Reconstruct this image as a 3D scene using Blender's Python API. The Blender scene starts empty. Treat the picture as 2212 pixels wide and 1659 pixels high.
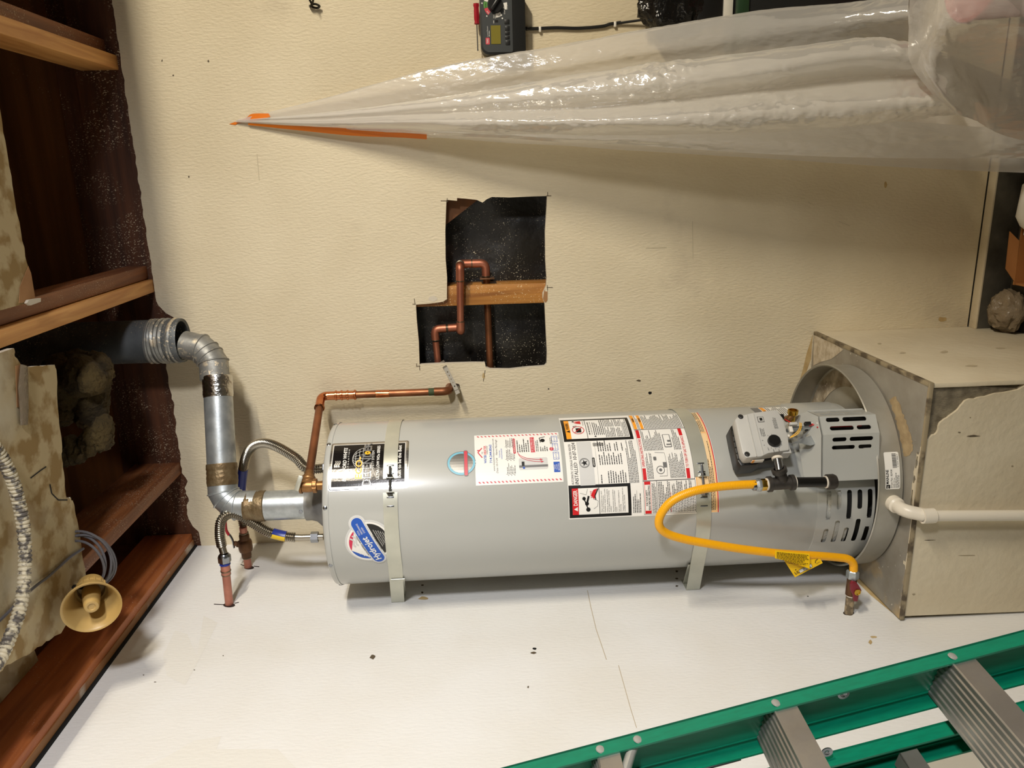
import bpy, bmesh, math, random
from mathutils import Vector, Matrix, noise
random.seed(7)
V = Vector
scene = bpy.context.scene
COL = scene.collection
PI = math.pi

# ------------------------------------------------------------------ camera, world, lamps, exposure
# room axes: X right along the back wall, Y into the back wall (wall face at Y=0), Z up, floor at Z=0, metres.
# the photograph was taken with the phone turned on its side, so the camera is rolled by 90 degrees.
CAM = V((1.134, -2.3, 1.674))
IMG_X = V((-0.02357416, -0.05746442, -0.99806919))
IMG_Y = V((-0.96437552, -0.26181492, 0.03785247))
FWD = V((-0.26348458, 0.96340583, -0.04924521))
FPX, PW, PH = 1643.0, 2212.0, 1659.0
cam_data = bpy.data.cameras.new('camera')
cam = bpy.data.objects.new('camera', cam_data)
COL.objects.link(cam)
mw = Matrix.Identity(4)
for i in range(3):
    mw[i][0], mw[i][1], mw[i][2], mw[i][3] = IMG_X[i], -IMG_Y[i], -FWD[i], CAM[i]
cam.matrix_world = mw
cam_data.sensor_width = 36.0
cam_data.lens = FPX / PW * 36.0
cam_data.clip_start = 0.02
scene.camera = cam

world = bpy.data.worlds.new('world')
scene.world = world
world.use_nodes = True
world.node_tree.nodes['Background'].inputs[0].default_value = (1.0, 0.86, 0.68, 1)
world.node_tree.nodes['Background'].inputs[1].default_value = 0.05

def area(name, loc, target, sx, sy, power, col):
    d = bpy.data.lights.new(name, 'AREA')
    d.shape = 'RECTANGLE'
    d.size, d.size_y = sx, sy
    d.energy = power
    d.color = col
    o = bpy.data.objects.new(name, d)
    COL.objects.link(o)
    o.location = loc
    o.rotation_euler = (V(target) - V(loc)).to_track_quat('-Z', 'Y').to_euler()
    return o
# cool work lamp to the right of the photographer; warm tube lamp under the ceiling, cut off by an added, unseen beam; weak fill light added behind the camera
wl_d = bpy.data.lights.new('work_lamp', 'SPOT')
wl_d.energy, wl_d.color, wl_d.shadow_soft_size = 260, (0.97, 0.97, 1.0), 0.14
wl_d.spot_size, wl_d.spot_blend = math.radians(78), 1.0
wl_o = bpy.data.objects.new('work_lamp', wl_d)
COL.objects.link(wl_o)
wl_o.location = (2.6, -2.7, 2.15)
wl_o.rotation_euler = (V((0.0, -1.05, 2.05)) - V((2.6, -2.7, 2.15))).to_track_quat('-Z', 'Y').to_euler()
area('warm_tube_lamp', (3.3, -2.05, 2.575), (0.9, -0.5, 1.5), 0.7, 0.05, 84, (1.0, 0.90, 0.73))
area('room_fill', (0.2, -3.8, 2.3), (0.0, -0.8, 1.0), 1.2, 0.4, 6, (1.0, 0.90, 0.74))

scene.view_settings.view_transform = 'Standard'
scene.view_settings.look = 'None'
scene.view_settings.gamma = 1.0
scene.view_settings.exposure = -0.17
scene.view_settings.use_curve_mapping = False

# ------------------------------------------------------------------ measuring and mesh helpers
def at(px, py, ax, val):
    """point of the room on the plane ax = val along the sight line measured in the photograph"""
    d = IMG_X * (px - PW / 2) + IMG_Y * (py - PH / 2) + FWD * FPX
    i = 'XYZ'.index(ax)
    return CAM + d * ((val - CAM[i]) / d[i])

def S(r, g, b):
    f = lambda c: (c / 255 / 12.92) if c <= 10.3 else ((c / 255 + 0.055) / 1.055) ** 2.4
    return (f(r), f(g), f(b), 1.0)

def M(name, c, rough=0.5, metal=0.0, c2=None, vs=8.0, ramp=(0.35, 0.65), bump=0.0, bs=150.0, bdist=0.002, stretch=(1, 1, 1),
      bstretch=(1, 1, 1), spec=0.5, coat=0.0, speck=None, rough2=None, stain=None, detail=5.0, dist=0.0):
    m = bpy.data.materials.new(name)
    m.use_nodes = True
    nt = m.node_tree
    N, L = nt.nodes, nt.links
    p = N['Principled BSDF']
    p.inputs['Base Color'].default_value = c
    p.inputs['Roughness'].default_value = rough
    p.inputs['Metallic'].default_value = metal
    p.inputs['Specular IOR Level'].default_value = spec
    p.inputs['Coat Weight'].default_value = coat
    p.inputs['Coat Roughness'].default_value = 0.12
    tc = N.new('ShaderNodeTexCoord')
    def mapped(st):
        mp = N.new('ShaderNodeMapping')
        mp.inputs['Scale'].default_value = st
        L.new(tc.outputs['Object'], mp.inputs['Vector'])
        return mp.outputs['Vector']
    def nz(scale, st, det=detail, d=0.0):
        n = N.new('ShaderNodeTexNoise')
        n.inputs['Scale'].default_value = scale
        n.inputs['Detail'].default_value = det
        n.inputs['Distortion'].default_value = d
        L.new(mapped(st), n.inputs['Vector'])
        return n.outputs['Fac']
    def rmp(src, a, b, ca, cb):
        r = N.new('ShaderNodeValToRGB')
        r.color_ramp.elements[0].position, r.color_ramp.elements[1].position = a, b
        r.color_ramp.elements[0].color, r.color_ramp.elements[1].color = ca, cb
        L.new(src, r.inputs['Fac'])
        return r.outputs['Color']
    def mix(fac, a, b):
        x = N.new('ShaderNodeMix')
        x.data_type = 'RGBA'
        L.new(fac, x.inputs['Factor'])
        for s, k in ((a, 'A'), (b, 'B')):
            sock = [i for i in x.inputs if i.name == k and i.type == 'RGBA'][0]
            if isinstance(s, tuple): sock.default_value = s
            else: L.new(s, sock)
        return [o for o in x.outputs if o.type == 'RGBA'][0]
    cur = c
    if c2 is not None:
        cur = rmp(nz(vs, stretch, d=dist), ramp[0], ramp[1], c, c2)
    if stain is not None:      # (colour, scale, threshold)
        cur = mix(rmp(nz(stain[1], (1, 1, 1), 6), stain[2], stain[2] + 0.12, (0, 0, 0, 1), (1, 1, 1, 1)), cur, stain[0])
    if speck is not None:      # (colour, scale, threshold, patch threshold)
        s1 = rmp(nz(speck[1], speck[4] if len(speck) > 4 else (1, 1, 1), 2), speck[2], speck[2] + 0.02, (0, 0, 0, 1), (1, 1, 1, 1))
        s2 = rmp(nz(9.0, (1, 1, 1), 3), speck[3], speck[3] + 0.15, (0, 0, 0, 1), (1, 1, 1, 1))
        mm = N.new('ShaderNodeMath'); mm.operation = 'MULTIPLY'
        L.new(s1, mm.inputs[0]); L.new(s2, mm.inputs[1])
        cur = mix(mm.outputs[0], cur, speck[0])
    if not isinstance(cur, tuple):
        L.new(cur, p.inputs['Base Color'])
    if rough2 is not None:
        L.new(rmp(nz(vs * 2, stretch), 0.3, 0.7, (rough,) * 3 + (1,), (rough2,) * 3 + (1,)), p.inputs['Roughness'])
    if bump:
        b = N.new('ShaderNodeBump')
        b.inputs['Strength'].default_value = bump
        b.inputs['Distance'].default_value = bdist
        L.new(nz(bs, bstretch, 4), b.inputs['Height'])
        L.new(b.outputs['Normal'], p.inputs['Normal'])
    return m

WLOC = {}
def tag(o, label=None, cat=None, group=None, kind=None):
    if label: o['label'] = label
    if cat: o['category'] = cat
    if group: o['group'] = group
    if kind: o['kind'] = kind
    return o

def thing(name, label, cat, loc=(0, 0, 0), group=None):
    o = bpy.data.objects.new(name, None)
    o.empty_display_size = 0.05
    COL.objects.link(o)
    o.location = loc
    WLOC[o] = V(loc)
    return tag(o, label, cat, group)

def frame_of(d, hint=None):
    d = V(d).normalized()
    h = V(hint) if hint is not None else (V((0, 0, 1)) if abs(d.z) < 0.9 else V((1, 0, 0)))
    a = d.cross(h).normalized()
    return a, a.cross(d).normalized(), d       # a, b, d

class MB:
    def __init__(self):
        self.v, self.f, self.m, self.s = [], [], [], []
    def add(self, vs, fs, m=0, s=False):
        n = len(self.v)
        self.v += [V(p) for p in vs]
        self.f += [tuple(i + n for i in f) for f in fs]
        self.m += [m] * len(fs)
        self.s += [s] * len(fs)
        return self
    def hexa(self, p, m=0):                    # 4 bottom + 4 top, same order
        return self.add(p, [(3, 2, 1, 0), (4, 5, 6, 7), (0, 1, 5, 4), (1, 2, 6, 5), (2, 3, 7, 6), (3, 0, 4, 7)], m)
    def box(self, lo, hi, m=0, mat=None):
        (a, b, c), (d, e, f) = lo, hi
        p = [V(q) for q in ((a, b, c), (d, b, c), (d, e, c), (a, e, c), (a, b, f), (d, b, f), (d, e, f), (a, e, f))]
        if mat is not None: p = [mat @ q for q in p]
        return self.hexa(p, m)
    def obox(self, c, ax, ay, az, s, m=0):     # oriented box: centre, three axes, sizes
        c, ax, ay, az = V(c), V(ax), V(ay), V(az)
        q = []
        for k in (-.5, .5):
            for i, j in ((-.5, -.5), (.5, -.5), (.5, .5), (-.5, .5)):
                q.append(c + ax * (s[0] * i) + ay * (s[1] * j) + az * (s[2] * k))
        return self.hexa(q, m)
    def tube(self, path, r, n=14, m=0, caps=True, hint=None, s=True, flat=None):
        path = [V(p) for p in path]
        k = len(path)
        rr = r if isinstance(r, (list, tuple)) else [r] * k
        vs, fs = [], []
        prev = None
        for i, p in enumerate(path):
            d = (path[min(i + 1, k - 1)] - path[max(i - 1, 0)])
            if d.length < 1e-9: d = V((0, 0, 1))
            d.normalize()
            if prev is None:
                a, b, _ = frame_of(d, hint)
            else:
                a = (prev - d * prev.dot(d))
                a = a.normalized() if a.length > 1e-6 else frame_of(d)[0]
                b = d.cross(a)
                b = -b
            prev = a
            b = a.cross(d)
            for j in range(n):
                t = 2 * PI * j / n
                vs.append(p + a * (rr[i] * math.cos(t)) + b * (rr[i] * math.sin(t) * (flat or 1)))
        for i in range(k - 1):
            for j in range(n):
                fs.append((i * n + j, i * n + (j + 1) % n, (i + 1) * n + (j + 1) % n, (i + 1) * n + j))
        self.add(vs, fs, m, s)
        if caps:
            self.add(vs[:n], [tuple(range(n - 1, -1, -1))], m)
            self.add(vs[-n:], [tuple(range(n))], m)
        return self
    def lathe(self, prof, o, axis=(0, 0, 1), n=32, m=0, a0=0.0, a1=2 * PI, s=True, ref=None):
        o = V(o)
        a, b, d = frame_of(axis, ref)
        full = abs(a1 - a0 - 2 * PI) < 1e-6
        cols = n if full else n + 1
        vs, fs = [], []
        for (r, h) in prof:
            for j in range(cols):
                t = a0 + (a1 - a0) * j / n
                vs.append(o + d * h + a * (r * math.cos(t)) + b * (r * math.sin(t)))
        for i in range(len(prof) - 1):
            for j in range(n):
                j2 = (j + 1) % cols
                fs.append((i * cols + j, i * cols + j2, (i + 1) * cols + j2, (i + 1) * cols + j))
        return self.add(vs, fs, m, s)
    def ball(self, c, r, m=0, sc=(1, 1, 1), n=14, k=8):
        vs, fs = [], []
        c = V(c)
        for i in range(k + 1):
            t = PI * i / k
            for j in range(n):
                q = 2 * PI * j / n
                vs.append(c + V((r * sc[0] * math.sin(t) * math.cos(q), r * sc[1] * math.sin(t) * math.sin(q), r * sc[2] * math.cos(t))))
        for i in range(k):
            for j in range(n):
                fs.append((i * n + j, i * n + (j + 1) % n, (i + 1) * n + (j + 1) % n, (i + 1) * n + j))
        return self.add(vs, fs, m, True)
    def plate(self, outer, holes, f3, off, m=0, medge=None, s=False):
        """flat plate with holes: outlines in (u, v), f3 maps to the room, off is the thickness vector"""
        bm = bmesh.new()
        loops = []
        for lp in [outer] + list(holes):
            vs = [bm.verts.new((p[0], p[1], 0)) for p in lp]
            for i in range(len(vs)): bm.edges.new((vs[i], vs[(i + 1) % len(vs)]))
            loops.append(lp)
        bmesh.ops.triangle_fill(bm, use_beauty=True, use_dissolve=False, edges=bm.edges[:], normal=(0, 0, 1))
        bm.verts.index_update()
        uv = [(v.co.x, v.co.y) for v in bm.verts]
        tris = [tuple(v.index for v in f.verts) for f in bm.faces]
        bm.free()
        off = V(off)
        front = [f3(*p) for p in uv]
        self.add(front, tris, m, s)
        self.add([p + off for p in front], [t[::-1] for t in tris], m, s)
        for lp in loops:
            a = [f3(*p) for p in lp]
            n = len(a)
            self.add(a + [p + off for p in a], [(i, (i + 1) % n, n + (i + 1) % n, n + i) for i in range(n)], m if medge is None else medge)
        return self
    def prism(self, poly, f3, off, m=0):
        return self.plate(poly, [], f3, off, m)
    def hexnut(self, c, d, r, h, m=0):
        a, b, d = frame_of(d)
        c = V(c)
        vs = []
        for k in (-.5, .5):
            for j in range(6):
                t = j * PI / 3
                vs.append(c + d * (h * k) + a * (r * math.cos(t)) + b * (r * math.sin(t)))
        return self.add(vs, [tuple(range(5, -1, -1)), tuple(range(6, 12))] + [(j, (j + 1) % 6, 6 + (j + 1) % 6, 6 + j) for j in range(6)], m)
    def build(self, name, mats, parent=None, bevel=0.0, angle=40, weld=True, normals=True):
        me = bpy.data.meshes.new(name)
        base = WLOC.get(parent, V((0, 0, 0)))
        me.from_pydata([tuple(p - base) for p in self.v], [], self.f)
        for i, p in enumerate(me.polygons):
            p.material_index = self.m[i]
            p.use_smooth = self.s[i]
        bm = bmesh.new()
        bm.from_mesh(me)
        if weld: bmesh.ops.remove_doubles(bm, verts=bm.verts[:], dist=1e-6)
        if normals: bmesh.ops.recalc_face_normals(bm, faces=bm.faces[:])
        if bevel:
            es = [e for e in bm.edges if len(e.link_faces) == 2 and e.calc_face_angle(0) > 0.5]
            bmesh.ops.bevel(bm, geom=es, offset=bevel, segments=2, profile=0.5, affect='EDGES', clamp_overlap=True)
        bm.to_mesh(me)
        bm.free()
        if bevel:
            for p in me.polygons: p.use_smooth = True
        me.set_sharp_from_angle(angle=math.radians(angle))
        for mt in (mats if isinstance(mats, (list, tuple)) else [mats]): me.materials.append(mt)
        o = bpy.data.objects.new(name, me)
        COL.objects.link(o)
        if parent is not None:
            o.parent = parent
        WLOC[o] = base.copy()
        return o

def dup(o, name, parent, shift):
    c = o.copy()
    c.name = name
    COL.objects.link(c)
    c.parent = parent
    c.location = o.location + V(shift)
    return c

def fillet(pts, r, seg=6):
    pts = [V(p) for p in pts]
    out = [pts[0]]
    for i in range(1, len(pts) - 1):
        a, b, c = pts[i - 1], pts[i], pts[i + 1]
        u, w = (a - b), (c - b)
        ang = u.angle(w)
        t = min(r / math.tan(ang / 2), u.length * 0.49, w.length * 0.49)
        p, q = b + u.normalized() * t, b + w.normalized() * t
        for k in range(seg + 1):
            s = k / seg
            out.append((p * (1 - s) + b * s) * (1 - s) + (b * (1 - s) + q * s) * s)
    out.append(pts[-1])
    return out

def spline(pts, n=12):
    pts = [V(p) for p in pts]
    P = [pts[0] * 2 - pts[1]] + pts + [pts[-1] * 2 - pts[-2]]
    out = []
    for i in range(1, len(P) - 2):
        for k in range(n):
            t = k / n
            out.append(0.5 * ((2 * P[i]) + (P[i + 1] - P[i - 1]) * t + (2 * P[i - 1] - 5 * P[i] + 4 * P[i + 1] - P[i + 2]) * t * t
                              + (3 * P[i] - P[i - 1] - 3 * P[i + 1] + P[i + 2]) * t ** 3))
    out.append(pts[-1])
    return out

def resample(path, step):
    out, acc = [path[0]], 0.0
    total = sum((path[i + 1] - path[i]).length for i in range(len(path) - 1))
    n = max(2, int(round(total / step)))
    step = total / n
    want = step
    for i in range(len(path) - 1):
        a, b = path[i], path[i + 1]
        l = (b - a).length
        while acc + l >= want - 1e-9 and len(out) < n:
            out.append(a.lerp(b, (want - acc) / l))
            want += step
        acc += l
    out.append(path[-1])
    return out

def corrugated(mb, path, r, amp, pitch, n=14, m=0, per=4):
    p = resample(path, pitch / per)
    prof = [0.0, 0.75, 1.0, 0.75] if per == 4 else [0.0, 1.0, 1.0]
    mb.tube(p, [r - amp + 2 * amp * prof[i % per] for i in range(len(p))], n, m)

# flat print: rectangles, letters and lines drawn in (u, v) and laid on a surface layer by layer
_tcache = {}
def letters(s, bold=False):
    key = (s, bold)
    if key in _tcache: return _tcache[key]
    cu = bpy.data.curves.new('txt', 'FONT')
    cu.body = s
    cu.size = 1.0
    cu.resolution_u = 2
    if bold: cu.offset = 0.02
    ob = bpy.data.objects.new('txt', cu)
    me = ob.to_mesh()
    vs = [(v.co.x, v.co.y) for v in me.vertices]
    fs = [tuple(p.vertices) for p in me.polygons]
    ob.to_mesh_clear()
    bpy.data.objects.remove(ob)
    bpy.data.curves.remove(cu)
    _tcache[key] = (vs, fs)
    return vs, fs

class Print:
    def __init__(self, dz=0.00012):
        self.v, self.f, self.m, self.k, self.dz = [], [], [], 0, dz
    def _add(self, pts, fs, m, lay):
        n = len(self.v)
        self.v += [(p[0], p[1], lay * self.dz) for p in pts]
        self.f += [tuple(i + n for i in f) for f in fs]
        self.m += [m] * len(fs)
    def poly(self, pts, m, lay):
        self._add(pts, [tuple(range(len(pts)))], m, lay)
    def rect(self, u0, v0, u1, v1, m, lay):
        self.poly([(u0, v0), (u1, v0), (u1, v1), (u0, v1)], m, lay)
    def rrect(self, u0, v0, u1, v1, r, m, lay):
        pts = []
        for cx, cy, a in ((u1 - r, v0 + r, -90), (u1 - r, v1 - r, 0), (u0 + r, v1 - r, 90), (u0 + r, v0 + r, 180)):
            for k in range(5):
                t = math.radians(a + 90 * k / 4)
                pts.append((cx + r * math.cos(t), cy + r * math.sin(t)))
        self.poly(pts, m, lay)
    def frame(self, u0, v0, u1, v1, w, m, lay):
        self.rect(u0, v0, u1, v0 + w, m, lay); self.rect(u0, v1 - w, u1, v1, m, lay)
        self.rect(u0, v0 + w, u0 + w, v1 - w, m, lay); self.rect(u1 - w, v0 + w, u1, v1 - w, m, lay)
    def disc(self, u, v, r, m, lay, ry=None, a0=0, a1=360, n=28):
        ry = ry or r
        pts = [(u + r * math.cos(math.radians(a0 + (a1 - a0) * k / n)), v + ry * math.sin(math.radians(a0 + (a1 - a0) * k / n))) for k in range(n + (a1 - a0 < 360))]
        self.poly(pts, m, lay)
    def ring(self, u, v, r, w, m, lay, ry=None, a0=0, a1=360, n=28):
        self.line([(u + r * math.cos(math.radians(a0 + (a1 - a0) * k / n)), v + (ry or r) * math.sin(math.radians(a0 + (a1 - a0) * k / n))) for k in range(n + 1)], w, m, lay)
    def line(self, pts, w, m, lay):
        for (a, b), (c, d) in zip(pts[:-1], pts[1:]):
            l = math.hypot(c - a, d - b) or 1e-9
            nx, ny = -(d - b) / l * w / 2, (c - a) / l * w / 2
            self.poly([(a - nx, b - ny), (c - nx, d - ny), (c + nx, d + ny), (a + nx, b + ny)], m, lay)
    def text(self, s, u, v, h, m, lay, width=None, rot=0.0, bold=False, align='l', shear=0.0):
        """letters of cap height h; (u, v) is the left (or centre) foot of the line"""
        vs, fs = letters(s, bold)
        if not vs: return
        x0, x1 = min(p[0] for p in vs), max(p[0] for p in vs)
        k = h / 0.69
        kx = (width / (x1 - x0)) if width else k
        w = (x1 - x0) * kx
        o = -w / 2 if align == 'c' else 0.0
        c, sn = math.cos(rot), math.sin(rot)
        pts = []
        for x, y in vs:
            a, b = (x - x0) * kx + o + shear * y * k, y * k
            pts.append((u + a * c - b * sn, v + a * sn + b * c))
        self._add(pts, fs, m, lay)
    def para(self, u0, v0, u1, v1, n, m, lay, h=None, rnd=None, ragged=True):
        """n lines of print too small to read, as rows of word-long dashes"""
        rnd = rnd or random
        st = (v1 - v0) / n
        h = h or st * 0.42
        for i in range(n):
            y = v1 - st * (i + 0.75)
            x = u0
            end = u1 - (rnd.random() ** 2 * (u1 - u0) * 0.5 if ragged else 0)
            while x < end:
                w = rnd.uniform(0.0025, 0.008)
                self.rect(x, y, min(x + w, end), y + h, m, lay)
                x += w + 0.0012
    def build(self, name, mats, parent, f3, slice_u=None):
        bm = bmesh.new()
        vs = [bm.verts.new(p) for p in self.v]
        for f, mi in zip(self.f, self.m):
            try:
                fc = bm.faces.new([vs[i] for i in f])
                fc.material_index = mi
            except ValueError:
                pass
        if slice_u:
            x0, x1 = min(p[0] for p in self.v), max(p[0] for p in self.v)
            x = x0 + slice_u
            bmesh.ops.triangulate(bm, faces=[f for f in bm.faces if len(f.verts) > 4])
            while x < x1:
                bmesh.ops.bisect_plane(bm, geom=bm.verts[:] + bm.edges[:] + bm.faces[:], plane_co=(x, 0, 0), plane_no=(1, 0, 0))
                x += slice_u
        base = WLOC.get(parent, V((0, 0, 0)))
        for v in bm.verts:
            v.co = f3(v.co.x, v.co.y, v.co.z) - base
        me = bpy.data.meshes.new(name)
        bm.to_mesh(me)
        bm.free()
        for mt in mats: me.materials.append(mt)
        o = bpy.data.objects.new(name, me)
        COL.objects.link(o)
        o.parent = parent
        WLOC[o] = base.copy()
        return o

def jag(a, b, n, amp, rnd):
    """ragged line from a to b in two dimensions (end point left out)"""
    out = []
    dx, dy = b[0] - a[0], b[1] - a[1]
    l = math.hypot(dx, dy)
    for i in range(n):
        t = i / n
        o = rnd.uniform(-amp, amp) if i else 0
        out.append((a[0] + dx * t - dy / l * o, a[1] + dy * t + dx / l * o))
    return out

# ------------------------------------------------------------------ materials
K = {}
K['wall'] = M('painted_plaster', S(220, 208, 180), 0.6, c2=S(210, 197, 168), vs=3.0, bump=0.5, bs=135, bdist=0.004, bstretch=(1.3, 1, 0.5), stain=(S(192, 179, 154), 2.6, 0.62))
K['wallL'] = M('painted_left_wall', S(232, 232, 231), 0.6, c2=S(226, 224, 219), vs=3.0, bump=0.35, bs=120, bdist=0.003, bstretch=(1, 1.2, 0.5))
K['gyp'] = M('gypsum_core', S(205, 196, 178), 0.9, bump=0.4, bs=90)
K['ceil'] = M('stained_ceiling_board', S(178, 160, 122), 0.8, c2=S(142, 116, 70), vs=20, ramp=(0.46, 0.58), bump=0.3, bs=60, stain=(S(190, 180, 155), 3.0, 0.56))
K['patch'] = M('torn_paper', S(172, 128, 84), 0.85, c2=S(150, 108, 68), vs=12)
K['conc'] = M('dark_concrete', S(84, 80, 70), 0.9, c2=S(62, 58, 50), vs=14, bump=0.3, bs=80)
K['floor'] = M('concrete_floor', S(92, 86, 76), 0.85, c2=S(70, 64, 55), vs=6)
chips = (S(196, 178, 150), 330, 0.63, 0.44, (1, 1, 0.6))
K['hanger'] = M('grey_hanger_steel', S(122, 118, 108), 0.45, 0.5)
K['redwood'] = M('dark_red_wood', S(88, 50, 27), 0.55, c2=S(60, 32, 17), vs=5, stretch=(0.5, 0.5, 7), bump=0.2, bs=60, bstretch=(0.2, 1, 4), speck=chips)
K['brown'] = M('brown_roof_board', S(124, 76, 34), 0.6, c2=S(96, 56, 22), vs=5, stretch=(0.3, 2, 5), speck=(S(190, 170, 140), 300, 0.70, 0.5))
K['orange'] = M('orange_pine', S(222, 166, 98), 0.5, c2=S(190, 128, 66), vs=5, stretch=(9, 0.5, 9), bump=0.15, bs=50, bstretch=(3, 0.3, 3), dist=1.0, speck=(S(225, 205, 170), 320, 0.70, 0.52))
K['plateL'] = M('red_brown_top_plate', S(190, 112, 60), 0.5, c2=S(150, 80, 40), vs=5, stretch=(5, 0.5, 6), bump=0.15, bs=50, bstretch=(3, 0.3, 3), dist=0.8, speck=(S(225, 205, 180), 320, 0.69, 0.45))
K['plateU'] = M('top_plate_underside', S(158, 112, 66), 0.6, c2=S(140, 92, 50), vs=5, stretch=(5, 0.6, 5), stain=(S(205, 198, 184), 9, 0.56))
K['stud'] = M('pine_stud', S(178, 122, 54), 0.5, c2=S(136, 84, 30), vs=5, stretch=(9, 9, 0.6), bump=0.15, bs=60, bstretch=(3, 3, 0.4), dist=1.0, speck=(S(236, 216, 170), 260, 0.66, 0.42))
K['paper'] = M('black_building_paper', S(20, 17, 14), 0.4, c2=S(32, 28, 22), vs=7, bump=0.5, bs=14, bdist=0.01, speck=(S(206, 196, 172), 260, 0.665, 0.40))
K['insul'] = M('old_insulation', S(84, 68, 34), 0.95, c2=S(46, 36, 16), vs=14, bump=1.0, bs=90, bdist=0.01)
K['black'] = M('black_void', S(10, 9, 8), 0.8)
K['tank'] = M('grey_enamel', S(178, 179, 174), 0.30, bump=0.04, bs=260, bdist=0.0008, spec=0.5, coat=0.25)
K['tank_dark'] = M('dark_inner_metal', S(52, 52, 50), 0.5, 0.3)
K['galv'] = M('galvanized_steel', S(190, 196, 198), 0.34, 0.75, c2=S(164, 170, 173), vs=40, rough2=0.46, bump=0.08, bs=120)
K['galv_old'] = M('aged_galvanized', S(150, 150, 146), 0.42, 0.6, c2=S(124, 124, 120), vs=30, rough2=0.6, bump=0.25, bs=60, stain=(S(206, 192, 166), 26, 0.58), speck=(S(214, 200, 176), 120, 0.60, 0.42))
K['bvent'] = M('plaster_splashed_vent', S(104, 108, 110), 0.5, 0.4, c2=S(84, 88, 90), vs=20, rough2=0.65, stain=(S(186, 168, 138), 14, 0.66), speck=(S(200, 186, 160), 280, 0.64, 0.42))
K['foil'] = M('foil_tape', S(206, 204, 198), 0.2, 1.0, bump=1.0, bs=45, bdist=0.006, bstretch=(1, 1, 0.5))
K['rust_tape'] = M('browned_foil_tape', S(128, 112, 84), 0.45, 0.55, c2=S(104, 84, 56), vs=30, bump=0.8, bs=60, bdist=0.004)
K['strap'] = M('zinc_strap', S(206, 206, 192), 0.30, 0.55, c2=S(194, 195, 182), vs=14, rough2=0.4)
K['bolt'] = M('zinc_bolt', S(150, 154, 160), 0.25, 1.0)
K['flex'] = M('stainless_flex', S(176, 170, 158), 0.24, 1.0)
K['copper'] = M('copper_pipe', S(190, 122, 96), 0.36, 0.8, c2=S(164, 100, 76), vs=14, rough2=0.48)
K['copper_d'] = M('dull_copper_pipe', S(156, 100, 68), 0.36, 0.8, c2=S(112, 72, 46), vs=10, rough2=0.5)
K['copper_b'] = M('bright_copper_fitting', S(214, 138, 92), 0.2, 1.0, c2=S(190, 108, 66), vs=30)
K['copper_p'] = M('bare_copper_stub', S(190, 128, 108), 0.42, 0.45, c2=S(168, 108, 90), vs=20)
K['solder'] = M('solder_ring', S(120, 112, 92), 0.35, 0.9)
K['green'] = M('verdigris', S(60, 74, 46), 0.7, 0.2)
K['joist'] = M('old_joist_wood', S(140, 84, 44), 0.55, c2=S(108, 60, 30), vs=5, stretch=(9, 0.5, 9), bump=0.15, bs=50, bstretch=(3, 0.3, 3), dist=0.8, speck=(S(206, 188, 160), 330, 0.64, 0.44))
K['bronze'] = M('bronze_casting', S(160, 118, 74), 0.4, 0.8, c2=S(130, 92, 54), vs=30, bump=0.2, bs=90)
K['bronze_d'] = M('dark_bronze_casting', S(116, 82, 54), 0.5, 0.6, c2=S(92, 64, 42), vs=30, bump=0.2, bs=90)
K['brass'] = M('bright_brass', S(205, 166, 70), 0.22, 1.0)
K['red'] = M('red_grip', S(160, 30, 44), 0.4)
K['redknob'] = M('dark_red_handle', S(122, 30, 42), 0.4)
K['iron'] = M('malleable_iron', S(78, 74, 70), 0.45, 0.6, c2=S(62, 58, 54), vs=40, bump=0.2, bs=120)
K['black_pipe'] = M('black_coated_pipe', S(22, 21, 20), 0.3, 0.2)
K['teflon'] = M('pipe_sealant', S(216, 208, 194), 0.7)
K['yellow'] = M('yellow_coated_hose', S(242, 172, 10), 0.38)
K['tag'] = M('yellow_paper_tag', S(244, 196, 8), 0.5)
K['bluelab'] = M('blue_plastic_label', S(30, 48, 132), 0.35)
K['yellab'] = M('yellow_plastic_label', S(226, 190, 30), 0.4)
K['ctl'] = M('grey_control_plastic', S(190, 189, 184), 0.42)
K['blackp'] = M('black_plastic', S(20, 20, 20), 0.35)
K['whitep'] = M('white_plastic', S(226, 222, 212), 0.4)
K['pvc'] = M('white_pvc', S(226, 218, 202), 0.35)
K['pan'] = M('pan_aluminium', S(186, 184, 176), 0.36, 0.55, c2=S(166, 162, 150), vs=8, rough2=0.5)
K['pan_in'] = M('debris_in_pan', S(196, 184, 162), 0.85, c2=S(142, 128, 106), vs=30, bump=0.6, bs=50, bdist=0.006, speck=(S(220, 210, 190), 130, 0.64, 0.4))
K['sheet_metal'] = M('weathered_sheet_metal', S(160, 155, 144), 0.45, 0.3, c2=S(138, 131, 118), vs=9, rough2=0.6, stain=(S(194, 168, 124), 6, 0.60), speck=(S(222, 214, 198), 80, 0.68, 0.5))
K['stucco'] = M('platform_plaster', S(212, 201, 176), 0.8, c2=S(202, 189, 162), vs=5, bump=0.5, bs=45, bdist=0.004, stain=(S(176, 158, 126), 5, 0.68))
K['lath'] = M('exposed_lath', S(150, 140, 118), 0.8, 0.1, c2=S(112, 102, 84), vs=40, bump=1.0, bs=240, bstretch=(4, 1, 0.3), bdist=0.004)
K['bead'] = M('corner_bead', S(160, 146, 118), 0.6, 0.2, c2=S(92, 80, 64), vs=26, ramp=(0.45, 0.6))
K['horn'] = M('aged_ivory_plastic', S(184, 154, 96), 0.4, c2=S(174, 142, 82), vs=10)
K['wire_g'] = M('grey_cable', S(84, 82, 86), 0.45)
K['conduit'] = M('plastered_flex_conduit', S(206, 196, 170), 0.6, 0.1, c2=S(96, 90, 84), vs=70, ramp=(0.46, 0.58))
K['ladder'] = M('green_fibreglass', S(0, 122, 92), 0.38, c2=S(2, 112, 84), vs=30, stretch=(6, 6, 0.4))
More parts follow.
